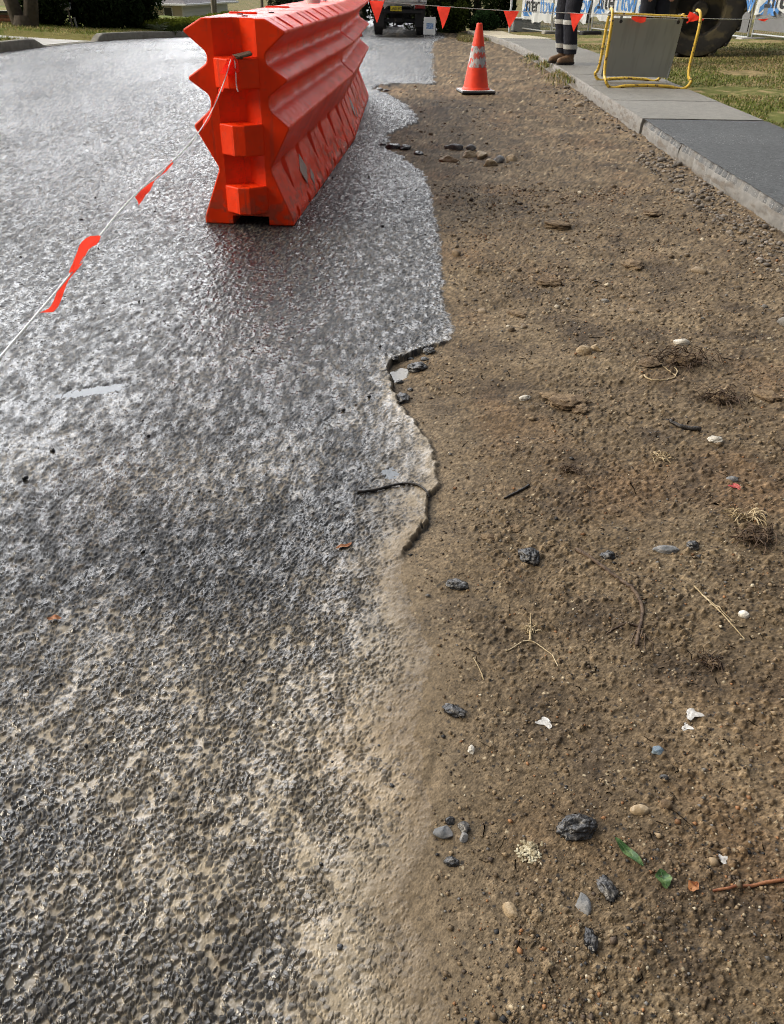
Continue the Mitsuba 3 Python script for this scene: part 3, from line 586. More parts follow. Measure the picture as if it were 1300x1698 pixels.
def apron():
    ys = np.linspace(DRV[0] + .02, DRV[1] - .05, 12); us = np.linspace(0, 1, 8); v = []
    for u in us:
        for y in ys:
            x = kerb_x(y) - .18 - u * 6.0; v.append((x, y, float(zbase(kerb_x(y), y)) + .022 + .045 * max(0, u * 6.0 - .2) + .12 * float(sst(.75, 1, u))))
    v = np.array(v); i, j = np.meshgrid(np.arange(7), np.arange(11), indexing='ij'); q = np.stack([i * 12 + j, i * 12 + j + 1, (i + 1) * 12 + j + 1, (i + 1) * 12 + j], -1).reshape(-1, 4)
    return trimesh.Trimesh(v, np.vstack([q[:, [0, 1, 2]], q[:, [0, 2, 3]]]), process=False)
put('driveway', apron(), 'apron_concrete', True); labels['driveway'] = {'label': 'pale concrete driveway crossing cut into the far kerb', 'kind': 'structure'}

# ------------------------------------------------------------------ grass
scene['grass_blade'] = {'type': 'twosided', 'bsdf': {'type': 'principled', 'base_color': VC, 'roughness': .6, 'specular': .3}}
def blades(x, y, z, h, col, r):
    n = len(x); a = r.uniform(0, 2 * np.pi, n); w = .0028 + .003 * r.random(n); lean = r.uniform(.1, .9, n) * h
    b = r.uniform(0, 2 * np.pi, n); dx, dy = np.cos(a) * w, np.sin(a) * w
    p = np.stack([x, y, z], 1); o = np.stack([dx, dy, 0 * dx], 1); tip = np.stack([np.cos(b) * lean, np.sin(b) * lean, h], 1); mid = np.stack([np.cos(b) * lean * .3, np.sin(b) * lean * .3, h * .62], 1)
    v = np.stack([p - o, p + o, p + mid - o * .8, p + mid + o * .8, p + tip], 1).reshape(-1, 3); k = np.arange(n)[:, None] * 5
    f = np.vstack([k + [0, 1, 3], k + [0, 3, 2], k + [2, 3, 4]])
    return trimesh.Trimesh(v, f, process=False), np.repeat(col, 5, 0)
def grass_cols(n, dry, r):
    g = np.array([.105, .135, .022]) * r.uniform(.6, 1.4, (n, 1)); d = np.array([.34, .27, .13]) * r.uniform(.6, 1.3, (n, 1)); k = (r.random(n) < dry)[:, None]
    return np.where(k, d, g)
def grass(name, label, x, y, zf, h, dry, seed, gain=1.0):
    r = np.random.default_rng(seed); n = len(x); me, c = blades(x, y, zf(x, y) - .004, h * r.uniform(.5, 1.3, n), grass_cols(n, dry, r) * gain, r)
    me.vertices[:] = me.vertices
    k = thing(name, label, 'grass', kind='stuff'); put(k, me, 'grass_blade', False, color=c)
r = np.random.default_rng(5)
n = 75000; yy = 5 + 13 * r.random(n) ** 1.25; xx = 3.2 + (.02 + 6.5 * r.random(n)) * (.35 + .65 * (yy - 5) / 13)
keep = fb(xx * 1.1, yy * 1.1, 3, 91) > .40; xx, yy = xx[keep], yy[keep]
grass('lawn_grass', 'half-dry short grass on the lawn right of the footpath', xx, yy, z_lawn, .030, np.clip(.14 + 1.6 * (fb(xx * .8, yy * .8, 3, 92) - .42) + .5 * sst(11, 13.5, yy) * sst(17, 14, yy), .1, .95), 6)
n = 45000; yy = 14 + 17 * r.random(n); xx = kerb_x(yy) - .2 - 7 * r.random(n) ** 1.3
keep = ~((yy > DRV[0] - .05) & (yy < DRV[1] + .05) & (xx > kerb_x(yy) - 6.2)); xx, yy = xx[keep], yy[keep]
grass('far_lawn_grass', 'mown yellow-green grass behind the far kerb', xx, yy, z_left, .06, .16 + .34 * (fb(xx * .7, yy * .7, 3, 93) > .54), 7, 1.7)
n = 16000; yy = 20 + 12 * r.random(n); xx = .75 + .0 * yy + (1.5 * r.random(n)); keep = (xx > xb(yy) + .25 + .5 * fb(xx * 2, yy, 3, 94)) & (yy > 21.5 + 9 * (fb(xx * 1.2, yy * .5, 3, 97) - .35)); xx, yy = xx[keep], yy[keep]
grass('verge_grass', 'dry grass at the far end of the dirt strip', xx, yy, lambda x, y: zbase(x, y) + .0, .09, .6, 8)
n = 1500; yy = 9.2 + 6.0 * r.random(n); xx = 2.165 + .010 * (yy - 9) * .6 - .10 * np.abs(r.normal(size=n)); keep = fb(yy * 1.5, xx, 3, 95) > .47; xx, yy = xx[keep], yy[keep]
grass('edge_grass', 'tufts of grass along the road side of the footpath', xx, yy, lambda x, y: zbase(x, y) + .01 + .06 * sst(1.95, 2.15, x), .06, .45, 9)

# ------------------------------------------------------------------ people
def bones(bl, n=14):
    out = []
    for (p, r1), (q, r2) in bl:
        a = m3.Manifold.sphere(r1, n).translate([float(c) for c in p]); b = m3.Manifold.sphere(r2, n).translate([float(c) for c in q])
        out.append(m3.Manifold.batch_hull([a, b]))
    return m3.Manifold.batch_boolean(out, m3.OpType.Add)
def softened(mn, edge=.03, it=8):
    me = tm(mn.refine_to_length(edge)); me.merge_vertices(); trimesh.smoothing.filter_taubin(me, iterations=it); return me
def person(x, y, z, facing, label, reach):
    """a standing worker, 1.77 m, facing local -y; reach: where the wrists are"""
    k = thing('person', label, 'person', 'workers standing on the footpath')
    M = T4((x, y, z), facing); V = lambda *c: np.array(c, float)
    sk = {}
    for s in (-1, 1):
        sk[s] = dict(hip=V(.095 * s, .01, .92), knee=V(.115 * s, -.03 - .015 * s, .50), ank=V(.125 * s, .03 - .03 * s, .10), sho=V(.185 * s, .02, 1.44), elb=V(.27 * s, .03, 1.16), wri=V(*(np.array(reach) * [s, 1, 1])))
    bl = [((V(0, 0, .97), .13), (V(0, .01, 1.16), .125)), ((V(0, .01, 1.16), .125), (V(0, .02, 1.36), .14)), ((V(0, .02, 1.44), .075), (V(0, -.005, 1.56), .055)), ((V(-.12, .02, 1.40), .08), (V(.12, .02, 1.40), .08)),
          ((V(0, -.005, 1.66), .085), (V(0, .015, 1.68), .092)), ((V(0, -.03, 1.60), .058), (V(0, -.02, 1.66), .075)), ((V(0, -.115, 1.645), .012), (V(0, -.095, 1.675), .010)), ((V(-.085, .01, 1.65), .016), (V(-.09, .015, 1.67), .018)), ((V(.085, .01, 1.65), .016), (V(.09, .015, 1.67), .018))]
    for s in (-1, 1):
        q = sk[s]
        bl += [((q['hip'], .095), (q['knee'], .062)), ((q['knee'], .060), (q['ank'], .042)), ((q['ank'] - [0, 0, .03], .040), (q['ank'] + V(.01 * s, -.15, -.06), .034)), ((q['sho'], .062), (q['elb'], .045)), ((q['elb'], .044), (q['wri'], .030))]
        d = q['wri'] - q['elb']; d /= np.linalg.norm(d); side = np.cross(d, [0, -1, 0.2]); side /= np.linalg.norm(side); nrm = np.cross(side, d)
        palm = q['wri'] + d * .085
        bl += [((q['wri'], .026), (palm + side * .022, .016)), ((q['wri'], .026), (palm - side * .022, .016))]
        for i, ln in enumerate((.062, .072, .068, .052)):
            b0 = palm + side * (.027 - .018 * i); b1 = b0 + d * ln * .55 - nrm * .008; b2 = b1 + d * ln * .42 - nrm * .022
            bl += [((b0, .0095), (b1, .0088)), ((b1, .0088), (b2, .0075))]
        t0 = q['wri'] + d * .03 + side * .024 * s; t1 = t0 + d * .035 + side * .028 * s; bl += [((t0, .012), (t1, .0105)), ((t1, .0105), (t1 + d * .032 - nrm * .006, .009))]
    part(k, 'body', moved(softened(bones(bl, 12), .014, 6), M), 'skin', True)
    tb = [((V(0, 0, .96), .150), (V(0, 0, .90), .150))]
    for s in (-1, 1): q = sk[s]; tb += [((q['hip'], .122), (q['knee'], .098)), ((q['knee'], .098), (q['ank'] + [0, 0, .06], .090)), ((V(.06 * s, 0, .95), .12), (q['hip'], .115))]
    tr = bones(tb, 20); tr = tr - m3.Manifold.cube([2, 2, .4], True).translate([0, 0, -.075]) - m3.Manifold.cube([2, 2, 1], True).translate([0, 0, 1.54])
    t_me = softened(tr, .03, 6); nz = fb(t_me.vertices[:, 0] * 9 + x, t_me.vertices[:, 2] * 14, 3, 33, 1.0); t_me.vertices += t_me.vertex_normals * ((nz - .5) * .030)[:, None]
    part(k, 'trousers', moved(t_me, M), 'navy_cloth', True)
    for s in (-1, 1):
        q = sk[s]
        for zc in (.505, .215):
            lg = bones([((q['hip'], .130), (q['knee'], .105)), ((q['knee'], .105), (q['ank'] + [0, 0, .06], .098))], 24) ^ m3.Manifold.cube([.5, .5, .055], True).translate([.12 * s, 0, zc])
            part(k, 'reflective_band', moved(tm(lg), M), 'silver_tape', 30)
        bo = bones([((q['ank'] + [0, .0, .10], .062), (q['ank'] + V(0, .005, .0), .060)), ((q['ank'] + V(0, .02, -.055), .052), (q['ank'] + V(.005 * s, -.06, -.045), .055)), ((q['ank'] + V(.005 * s, -.06, -.045), .055), (q['ank'] + V(.01 * s, -.17, -.058), .044))], 18)
        bo = bo - m3.Manifold.cube([2, 2, .2], True).translate([0, 0, -.078])
        bm = softened(bo, .02, 5)
        part(k, 'boot', moved(bm, M), 'brown_leather', True)
        so = bones([((q['ank'] + V(0, .025, -.08), .056), (q['ank'] + V(0, -.06, -.08), .056)), ((q['ank'] + V(0, -.06, -.08), .056), (q['ank'] + V(.01 * s, -.175, -.08), .050))], 20) ^ m3.Manifold.cube([2, 2, .028], True).translate([0, 0, .015])
        part(k, 'boot_sole', moved(tm(so), M), 'boot_sole', 30)
    sb = [((V(0, 0, .96), .152), (V(0, .01, 1.16), .150)), ((V(0, .01, 1.16), .150), (V(0, .02, 1.36), .162)), ((V(-.13, .02, 1.41), .088), (V(.13, .02, 1.41), .088))]
    for s in (-1, 1): q = sk[s]; sb += [((q['sho'], .078), (q['elb'], .062)), ((q['elb'], .062), (q['elb'] * .12 + q['wri'] * .88, .050))]
    sh = bones(sb, 18) - m3.Manifold.cube([2, 2, .6], True).translate([0, 0, .62])
    part(k, 'shirt', moved(softened(sh, .03, 6), M), 'hi_vis', True)
    hr = (m3.Manifold.sphere(.104, 20).translate([0, .012, 1.69]) - m3.Manifold.cube([.4, .2, .2], True).translate([0, -.13, 1.62])) - m3.Manifold.cube([.4, .4, .2], True).translate([0, 0, 1.54])
    part(k, 'hair', moved(softened(hr, .03, 3), M), 'hair', True)
    return k
person(2.33, 13.02, float(zbase(2.4, 13)) + .127, math.radians(-62), 'worker in navy trousers with reflective bands and brown boots, facing the road', (.16, -.26, 1.12))
person(3.62, 13.5, float(zbase(3.4, 13.5)) + .127, math.radians(8), 'worker in dark trousers half hidden behind the sign panel beside the big tyre', (.19, -.14, .90))

# ------------------------------------------------------------------ backhoe, of which the picture shows the muddy wheel
def mud_tyre(p, n, uv):
    return mix(mi.Color3f(.016, .015, .014), mi.Color3f(.060, .050, .026), smoothstep(.46, .66, fbm(p.x * 7, p.y * 7, p.z * 7, 4)))
scene['muddy_tyre'] = {'type': 'principled', 'base_color': mikit.proc(mud_tyre), 'roughness': .8}
plain('machine_yellow', (.45, .26, .02), .5, var=.3, scale=6); plain('machine_black', (.03, .03, .03), .6)
scene['cab_glass'] = {'type': 'twosided', 'bsdf': {'type': 'principled', 'base_color': rgb(.03, .04, .045), 'roughness': .08}}
def tyre(rad, w, lugs, lh):
    prof = [(rad * .56, -w * .40), (rad * .80, -w * .52), (rad * .93, -w * .50), (rad - lh, -w * .38), (rad - lh * .8, 0), (rad - lh, w * .38), (rad * .93, w * .50), (rad * .80, w * .52), (rad * .56, w * .40)]
    ms = [lathe(prof + [prof[0]], 56)]
    for i in range(lugs):
        for s in (-1, 1):
            a = 2 * math.pi * (i + .25 * s) / lugs
            b = rbox(lh * 1.6, .055, w * .60, .012).apply_transform(T4((0, 0, 0), 0, .55 * s)); b.apply_translation((rad - lh * .6, 0, s * w * .24)); b.apply_transform(T4((0, 0, 0), a)); ms.append(b)
    return cat3(ms)
def trailer():
    k = thing('site_trailer', 'dark plant trailer behind the sign, seen by its large muddy black tyre', 'trailer')
    z0 = float(zbase(4.75, 14.9)) + .10; M = T4((4.66, 14.75, z0), math.radians(-10))
    rad, w = .665, .40
    for y_ in (0.0, 1.75):
        W = M @ T4((0, y_, rad), 0, math.pi / 2, 0)
        wk = part(k, 'wheel', moved(tyre(rad, w, 16, .03), W), 'muddy_tyre', 30)
        part(wk, 'rim', moved(lathe([(0, -w * .12), (rad * .18, -w * .12), (rad * .22, -w * .05), (rad * .5, -w * .02), (rad * .57, -w * .38), (rad * .57, w * .38), (rad * .5, w * .02), (rad * .22, w * .05), (rad * .18, w * .12), (0, w * .12)], 36), W), 'muddy_tyre', 30)
        part(wk, 'hub', moved(lathe([(0, -.10), (.10, -.10), (.12, -.06), (.12, .10), (.10, .13), (0, .13)], 20), W), 'muddy_tyre', 30)
    part(k, 'axle', moved(tube([(0, .1, rad), (0, 1.65, rad)], .06, 10), M), 'machine_black', True)
    part(k, 'deck', moved(rbox(2.6, 1.3, .12, .03, (0, .875, 1.06)), M), 'machine_black')
    part(k, 'tank', moved(trimesh.creation.capsule(1.3, .52, count=[24, 24]).apply_transform(T4((-.65, .875, 1.66), 0, 0, math.pi / 2)), M), 'machine_black', 40)
    for s_ in (-1, 1): part(k, 'mudguard', moved(rbox(1.5, .44, .03, .01, (0, .875 + s_ * .875, rad * 2 + .10)), M), 'machine_black')
    part(k, 'drawbar', moved(tube([(0, 1.0, 1.0), (.9, 2.2, .9), (1.2, 3.2, .55)], .05, 8), M), 'machine_black', True)
trailer()

# ------------------------------------------------------------------ temporary fence with printed banners
def cloth_fn(p, n, uv): return mi.Color3f(.76, .80, .83) * (.86 + .22 * fbm(p.x * 3, p.y * 3, p.z * 2, 3))
scene['banner_cloth'] = {'type': 'twosided', 'bsdf': {'type': 'principledthin', 'base_color': mikit.proc(cloth_fn), 'roughness': .7, 'diff_trans': .55, 'spec_trans': 0.0}}
scene['banner_cloth'] = {'type': 'principledthin', 'base_color': mikit.proc(cloth_fn), 'roughness': .7, 'diff_trans': .6, 'spec_trans': 0.0}
scene['skirt_cloth'] = {'type': 'principledthin', 'base_color': rgb(.25, .26, .28), 'roughness': .8, 'diff_trans': .5, 'spec_trans': 0.0}
plain('ink_black', (.02, .022, .026), .7); plain('ink_blue', (.06, .20, .50), .7)
plain('concrete_foot', (.34, .33, .31), .8, var=.3, scale=20); plain('black_foot', (.03, .03, .032), .7)
FA, FB = np.array([8.35, 17.6]), np.array([4.15, 31.2]); FA = FA + .35 * (FB - FA) / 14.23; FB = FB + .35 * (FB - FA) / 14.23
def fence():
    d = FB - FA; L = np.linalg.norm(d); d /= L; ang = math.atan2(d[1], d[0]); n = 6; pl = L / n
    rr = np.random.default_rng(3)
    for i in range(-1, n):
        a = FA + d * pl * i; mid = a + d * pl / 2
        place_ = ['just past the right edge of the picture', 'at the right edge of the picture', 'right of the big tyre', 'behind the big tyre', 'behind the sign stand', 'behind the banded trousers', 'at the far left end'][i + 1]
        z0 = float(zbase(mid[0], mid[1])) + (.20 if mid[0] > 5 else .15)
        k = thing('fence_panel', f'mesh fence panel with a printed white banner {place_}', 'fence panel', 'temporary fence panels')
        M = T4((a[0], a[1], z0), ang + rr.uniform(-.03, .03)) 
        w, h = pl - .06, 2.05; R = .019
        part(k, 'frame', moved(cat3([tube([(.03, 0, -.08), (.03, 0, h)], R, 8), tube([(w, 0, -.08), (w, 0, h)], R, 8), tube([(.03, 0, .06), (w, 0, .06)], R, 8), tube([(.03, 0, h), (w, 0, h)], R, 8)]), M), 'galvanised', True)
        wires = [tube([(x_, 0, .06), (x_, 0, h)], .002, 3, False) for x_ in np.arange(.1, w, .075)] + [tube([(.03, 0, z_), (w, 0, z_)], .002, 3, False) for z_ in np.arange(.2, h, .15)]
        part(k, 'mesh', moved(cat3(wires), M), 'galvanised', False, kind='stuff')
        part(k, 'foot', moved(rbox(.24, .62, .13, .03, (w + .03, 0, -.07)), M), 'black_foot' if i % 2 else 'concrete_foot')
        zb0 = .30 if i > 1 else .46
        def wave(xv, zv): return .055 + .035 * np.sin(xv * 9 + i * 2) * (1.2 - .5 * zv) * np.clip((1.9 - zv) / 1.2, 0, 1) + .012 * np.sin(xv * 23 + 3 * zv)
        X, Z = np.meshgrid(np.linspace(.05, w - .02, 60), np.linspace(zb0, 1.95, 24), indexing='ij')
        Zb = Z + (.045 * np.sin(X * 5 + i) + .02 * np.sin(X * 13)) * np.clip((1.0 - Z) / .6, 0, 1)
        v = np.stack([X, wave(X, Z), Zb], -1).reshape(-1, 3); ii, jj = np.meshgrid(np.arange(59), np.arange(23), indexing='ij'); q = np.stack([ii * 24 + jj, (ii + 1) * 24 + jj, (ii + 1) * 24 + jj + 1, ii * 24 + jj + 1], -1).reshape(-1, 4)
        bk = part(k, 'banner', moved(trimesh.Trimesh(v, np.vstack([q[:, [0, 1, 2]], q[:, [0, 2, 3]]]), process=False), M), 'banner_cloth', True, label='white banner printed with a company name in black and blue')
        def printed(me, dx, dz, off):
            me = me.subdivide_to_size(.10) if len(me.faces) < 400 else me
            vv = me.vertices.copy(); px_ = w - dx - vv[:, 0]; pz_ = dz + vv[:, 1]     # reads from the road side: mirrored along the fence
            me.vertices = np.stack([px_, wave(px_, pz_) + off + vv[:, 2], pz_], 1); me.invert(); return me
        t1 = meshkit.text_mesh('Inter', .36, .003, True); t2 = meshkit.text_mesh('flow', .36, .003, True)
        w1 = t1.bounds[1, 0]
        part(bk, 'lettering', moved(printed(t1, .22, .56, .006), M), 'ink_black', False, label='black letters Inter')
        part(bk, 'lettering', moved(printed(t2, .25 + w1, .56, .006), M), 'ink_blue', False, label='blue letters flow')
        ch = trimesh.creation.extrude_polygon(__import__('shapely').Polygon([(0, 0), (.24, .26), (.62, 0), (.62, .08), (.24, .36), (0, .12)]), .002, engine='earcut')
        ch2 = trimesh.creation.extrude_polygon(__import__('shapely').Polygon([(.02, -.02), (.24, .20), (.55, -.02)]), .002, engine='earcut')
        part(bk, 'emblem', moved(cat3([printed(ch, .16, .44, .004), printed(ch2, .16, .44, .004)]), M), 'ink_blue', False, label='blue chevron emblem')
        if i <= 1:
            X, Z = np.meshgrid(np.linspace(.05, w - .02, 30), np.linspace(.14, .56, 5), indexing='ij'); v = np.stack([X, .03 + .01 * np.sin(X * 7), Z], -1).reshape(-1, 3)
            ii, jj = np.meshgrid(np.arange(29), np.arange(4), indexing='ij'); q = np.stack([ii * 5 + jj, (ii + 1) * 5 + jj, (ii + 1) * 5 + jj + 1, ii * 5 + jj + 1], -1).reshape(-1, 4)
            part(k, 'skirt', moved(trimesh.Trimesh(v, np.vstack([q[:, [0, 1, 2]], q[:, [0, 2, 3]]]), process=False), M), 'skirt_cloth', True, label='grey mesh skirt below the banner')
fence()

# ------------------------------------------------------------------ truck down the road
plain('white_paint', (.68, .69, .70), .25); plain('tray_white', (.55, .56, .56), .4, var=.15, scale=5); plain('black_plastic', (.02, .02, .022), .5); plain('lamp_red', (.20, .012, .012), .2); plain('plate_yellow', (.62, .50, .03), .4); plain('canvas', (.03, .032, .05), .8)
def truck(x, y):
    k = thing('truck', 'white tray truck seen from behind at the far end of the road', 'truck'); z0 = float(zbase(x, y)) + .01; M = T4((x, y, z0), -.02)
    W = 1.66
    part(k, 'tray', moved(cat3([rbox(W, 2.4, .06, .01, (0, 1.2, .88)), rbox(.05, 2.3, .36, .01, (-W / 2 + .03, 1.2, 1.09)), rbox(.05, 2.3, .36, .01, (W / 2 - .03, 1.2, 1.09)), rbox(W, .06, .9, .01, (0, 2.38, 1.35))]), M), 'tray_white')
    tg = part(k, 'tailgate', moved(cat3([rbox(W, .05, .37, .012, (0, -.01, 1.09))] + [rbox(W - .1, .012, .03, .004, (0, -.040, z_)) for z_ in (.96, 1.09, 1.22)]), M), 'white_paint')
    for s in (-1, 1): part(tg, 'latch', moved(rbox(.03, .03, .20, .006, (s * .60, -.052, 1.0)), M), 'black_plastic')
    load = rbox(1.35, 1.6, .34, .10, (.10, 1.1, 1.36)); part(k, 'covered_load', moved(load, M @ T4((0, 0, 0), 0, 0, .10)), 'canvas', label='dark canvas cover over the load')
    part(k, 'cab', moved(trimesh.convex.convex_hull(np.array([(sx * .80, yy_, zz_) for sx in (-1, 1) for yy_, zz_ in ((2.5, .55), (2.5, 1.2), (4.1, 1.15), (4.9, 1.05), (5.0, .55))] + [(sx * .68, yy_, 1.76) for sx in (-1, 1) for yy_ in (2.65, 3.7)])), M), 'white_paint', 20)
    part(k, 'rear_window', moved(rbox(1.15, .02, .38, .006, (0, 2.56, 1.5)), M @ T4((0, .0, 0))), 'cab_glass')
    part(k, 'chassis', moved(cat3([rbox(.10, 4.4, .16, .02, (s * .40, 2.3, .66)) for s in (-1, 1)] + [rbox(1.2, .12, .12, .02, (0, .55, .40)), rbox(.35, .40, .30, .1, (0, .60, .42)), rbox(.7, 2.0, .35, .05, (0, 1.7, .55))]), M), 'black_plastic')
    part(k, 'rear_bar', moved(rbox(1.42, .07, .11, .02, (0, .10, .66)), M), 'black_plastic')
    for s in (-1, 1):
        l = part(k, 'tail_light', moved(rbox(.30, .05, .11, .012, (s * .64, -.02, .795)), M), 'lamp_red')
        part(k, 'mudflap', moved(rbox(.32, .02, .52, .006, (s * .64, .30, .50)), M), 'black_plastic')
        part(k, 'reversing_lamp', moved(rbox(.05, .03, .05, .008, (s * .40, -.02, .83)), M), 'white_cap')
        for yy_ in (.72, 4.05):
            Wm = M @ T4((s * .66, yy_, .37), 0, 0, math.pi / 2); wk = part(k, 'wheel', moved(tyre(.37, .25, 22, .012), Wm), 'black_rubber', 30)
            part(wk, 'rim', moved(lathe([(0, -.04), (.16, -.05), (.20, -.10), (.20, .10), (.16, .05), (0, .04)], 24), Wm), 'galvanised', 30)
    pk = part(k, 'number_plate', moved(rbox(.36, .012, .13, .004, (-.10, -.035, .735)), M), 'plate_yellow')
    tx = meshkit.text_mesh('LAB 83', .075, .002, True); tx.apply_transform(T4((-.10 - .5 * tx.bounds[1, 0], -.0425, .70), 0, math.pi / 2)); part(pk, 'lettering', moved(tx, M), 'ink_black')
truck(-.02, 29.0)
plain('red_plastic_far', (.70, .03, .012), .45); plain('board_white', (.66, .70, .74), .5)
for i, (x, y, s, lab) in enumerate(((-1.30, 29.5, .75, 'far orange cone nearest the truck on its left'), (-1.75, 30.2, .75, 'far orange cone in the middle of the row left of the truck'), (-2.2, 31.0, .75, 'far orange cone at the left end of the row beside the truck'), (-1.18, 27.2, .55, 'small far cone in front of the truck beside the barrier'))):
    cone(x, y, s, lab, .3 * i, 0, 'cones beside the truck', False)
k = thing('crate', 'low red plastic crate on the road between the far cones and the truck', 'crate')
zz = float(zbase(-1.5, 28)); part(k, 'tub', moved(cat3([rbox(.50, .03, .20, .01, (0, -.17, .11)), rbox(.50, .03, .20, .01, (0, .17, .11)), rbox(.03, .34, .20, .01, (-.235, 0, .11)), rbox(.03, .34, .20, .01, (.235, 0, .11)), rbox(.48, .34, .02, .005, (0, 0, .02))]), T4((-1.55, 28.3, zz), .2)), 'red_plastic_far')
k = thing('works_sign', 'small white works board with a blue mark standing right of the truck', 'sign'); zz = float(zbase(.85, 27)); Mb = T4((.86, 27.0, zz + .01), -.1, -.12)
part(k, 'board', moved(rbox(.34, .012, .44, .006, (0, 0, .30)), Mb), 'board_white'); part(k, 'mark', moved(cat3([rbox(.20, .003, .035, .001, (.01, -.0075, .30 + .05 * q)) for q in (-1, 0, 1)]), Mb), 'ink_blue')
for s in (-1, 1): part(k, 'leg', moved(tube([(s * .14, .01, .30), (s * .15, .10, 0)], .008, 5), Mb), 'galvanised', True)

# ------------------------------------------------------------------ vegetation behind
def leaf_mat(key, c):
    scene[key] = {'type': 'principledthin', 'base_color': VC, 'roughness': .5, 'diff_trans': .6, 'spec_trans': 0.0}
leaf_mat('foliage_leaf', 0)
plain('bark_dark', (.060, .048, .036), .9, var=.5, scale=14); plain('bark_grey', (.17, .155, .13), .9, var=.4, scale=10)
def leaves(centres, radii, n, size, col, seed, flat=1.0, drop=0.0):
    r = np.random.default_rng(seed); c = np.asarray(centres, float); rad = np.asarray(radii, float)
    pick = r.choice(len(c), n, p=rad ** 2 / (rad ** 2).sum()); dv = r.normal(size=(n, 3)); dv /= np.linalg.norm(dv, axis=1, keepdims=True)
    p = c[pick] + dv * (rad[pick] * r.uniform(.45, 1.05, n) ** .6)[:, None] * [1, 1, flat]
    a = r.normal(size=(n, 3)); a[:, 2] -= drop; a /= np.linalg.norm(a, axis=1, keepdims=True); b = np.cross(a, r.normal(size=(n, 3))); b /= np.linalg.norm(b, axis=1, keepdims=True)
    s = size * r.uniform(.6, 1.4, n)[:, None]
    v = np.stack([p - a * s, p + b * s * .38, p + a * s, p - b * s * .38], 1).reshape(-1, 3); k = np.arange(n)[:, None] * 4
    f = np.vstack([k + [0, 1, 2], k + [0, 2, 3]]); cc = np.array(col) * r.uniform(.55, 1.45, (n, 1)) * np.array([1, 1, 1]) * (0.75 + .5 * r.random(len(c)))[pick][:, None]
    return trimesh.Trimesh(v, f, process=False), np.repeat(cc, 4, 0)
def shrub(name, label, cat, x, y, z, w, h, col, n, size, seed, group=None, stems=5, squash=1.0):
    r = np.random.default_rng(seed); k = thing(name, label, cat, group)
    cs, rs = [], []
    for i in range(26):
        a = r.uniform(0, 2 * np.pi); q = math.sqrt(r.random()) * w * .42; zz_ = h * (.12 + .74 * r.random()); cs.append((x + q * math.cos(a), y + q * math.sin(a) * squash, z + zz_)); rs.append(w * .16 + .10 * w * r.random())
    me, c = leaves(cs, rs, n, size, col, seed + 1); me.vertices[:, 2] = np.maximum(me.vertices[:, 2], z - .05)
    part(k, 'foliage', me, 'foliage_leaf', False, color=c)
    for _ in range(stems): part(k, 'stem', tube([(x + r.normal() * .03, y, z - .1), (x + r.normal() * w * .15, y + r.normal() * w * .1, z + h * .4), (x + r.normal() * w * .25, y + r.normal() * w * .15, z + h * .8)], [.03, .02, .008], 5), 'bark_dark', True)
    return k
def tree(name, label, x, y, z, h, tr, w, col, n, seed, base=.30, group='trees behind the works', bare=False, lsize=.10, fork=False):
    r = np.random.default_rng(seed); k = thing(name, label, 'tree', group)
    def limb(p0, d, L, r0, depth, acc, tips):
        pts = [np.array(p0)]; dd = np.array(d, float)
        for i in range(5):
            dd = dd + r.normal(size=3) * .10 + [0, 0, .05]; dd /= np.linalg.norm(dd); pts.append(pts[-1] + dd * L / 5)
        acc.append(tube(pts, np.linspace(r0, r0 * .55, 6), 7 if depth < 2 else 4)); 
        if depth >= 2 and not bare or depth >= 4: tips.append(pts[-1]); return
        for _ in range(3 if depth else 5):
            i = r.integers(3, 6); s = dd + r.normal(size=3) * .62; s[2] = abs(s[2]) * .8 + .15; s /= np.linalg.norm(s); limb(pts[i], s, L * r.uniform(.55, .78), r0 * .50, depth + 1, acc, tips)
        tips.append(pts[-1])
    acc, tips = [], []
    if fork:
        for s in (-1, 1): limb((x + .10 * s, y, z - .15), (.22 * s, .05, 1), h * .5, tr, 0, acc, tips)
        acc.append(tube([(x, y, z - .2), (x, y, z + .25)], [tr * 1.9, tr * 1.3], 10))
    else: limb((x, y, z - .2), (r.normal() * .05, 0, 1), h * .5, tr, 0, acc, tips)
    part(k, 'trunk', cat3(acc), 'bark_grey' if bare else 'bark_dark', True)
    if not bare:
        tips = np.array(tips); rs = np.full(len(tips), w * .15) * r.uniform(.7, 1.3, len(tips)); me, c = leaves(tips, rs, n, lsize, col, seed + 2)
        part(k, 'crown', me, 'foliage_leaf', False, color=c)
    return k
DG = (.030, .046, .016)
tree('forked_tree', 'dark forked tree trunk on the far lawn beside the brick wall', -9.45, 23.6, float(z_left(-9.45, 23.6)), 7, .19, 5, DG, 7000, 31, fork=True, group=None, lsize=.13)
for i, (x, y, lab) in enumerate(((-9.35, 25.3, 'tall dark bush beside the forked tree trunk'), (-8.75, 26.2, 'tall dark bush behind the letterbox'), (-8.3, 27.1, 'tall dark bush right of the letterbox'), (-7.98, 28.6, 'tall dark bush at the right end of the dark bushes, beside the low hedge'))):
    shrub('dark_bush', lab, 'bush', x, y, float(z_left(x, y)), 1.9, 1.75, (.020, .032, .012), 8000, .075, 40 + i, 'tall dark bushes across the road')
hx = np.array([(-7.05, 28.2), (-6.95, 30.2), (-6.85, 32.4), (-6.75, 34.8), (-6.7, 37.4)])
hk = thing('low_hedge', 'low clipped hedge with a yellow-green top in front of the white house', 'hedge')
cs = [(x + dx, y + dy, float(z_left(x, y)) + .13) for x, y in hx for dx in (-.3, 0, .3) for dy in (-.9, -.3, .3, .9)]
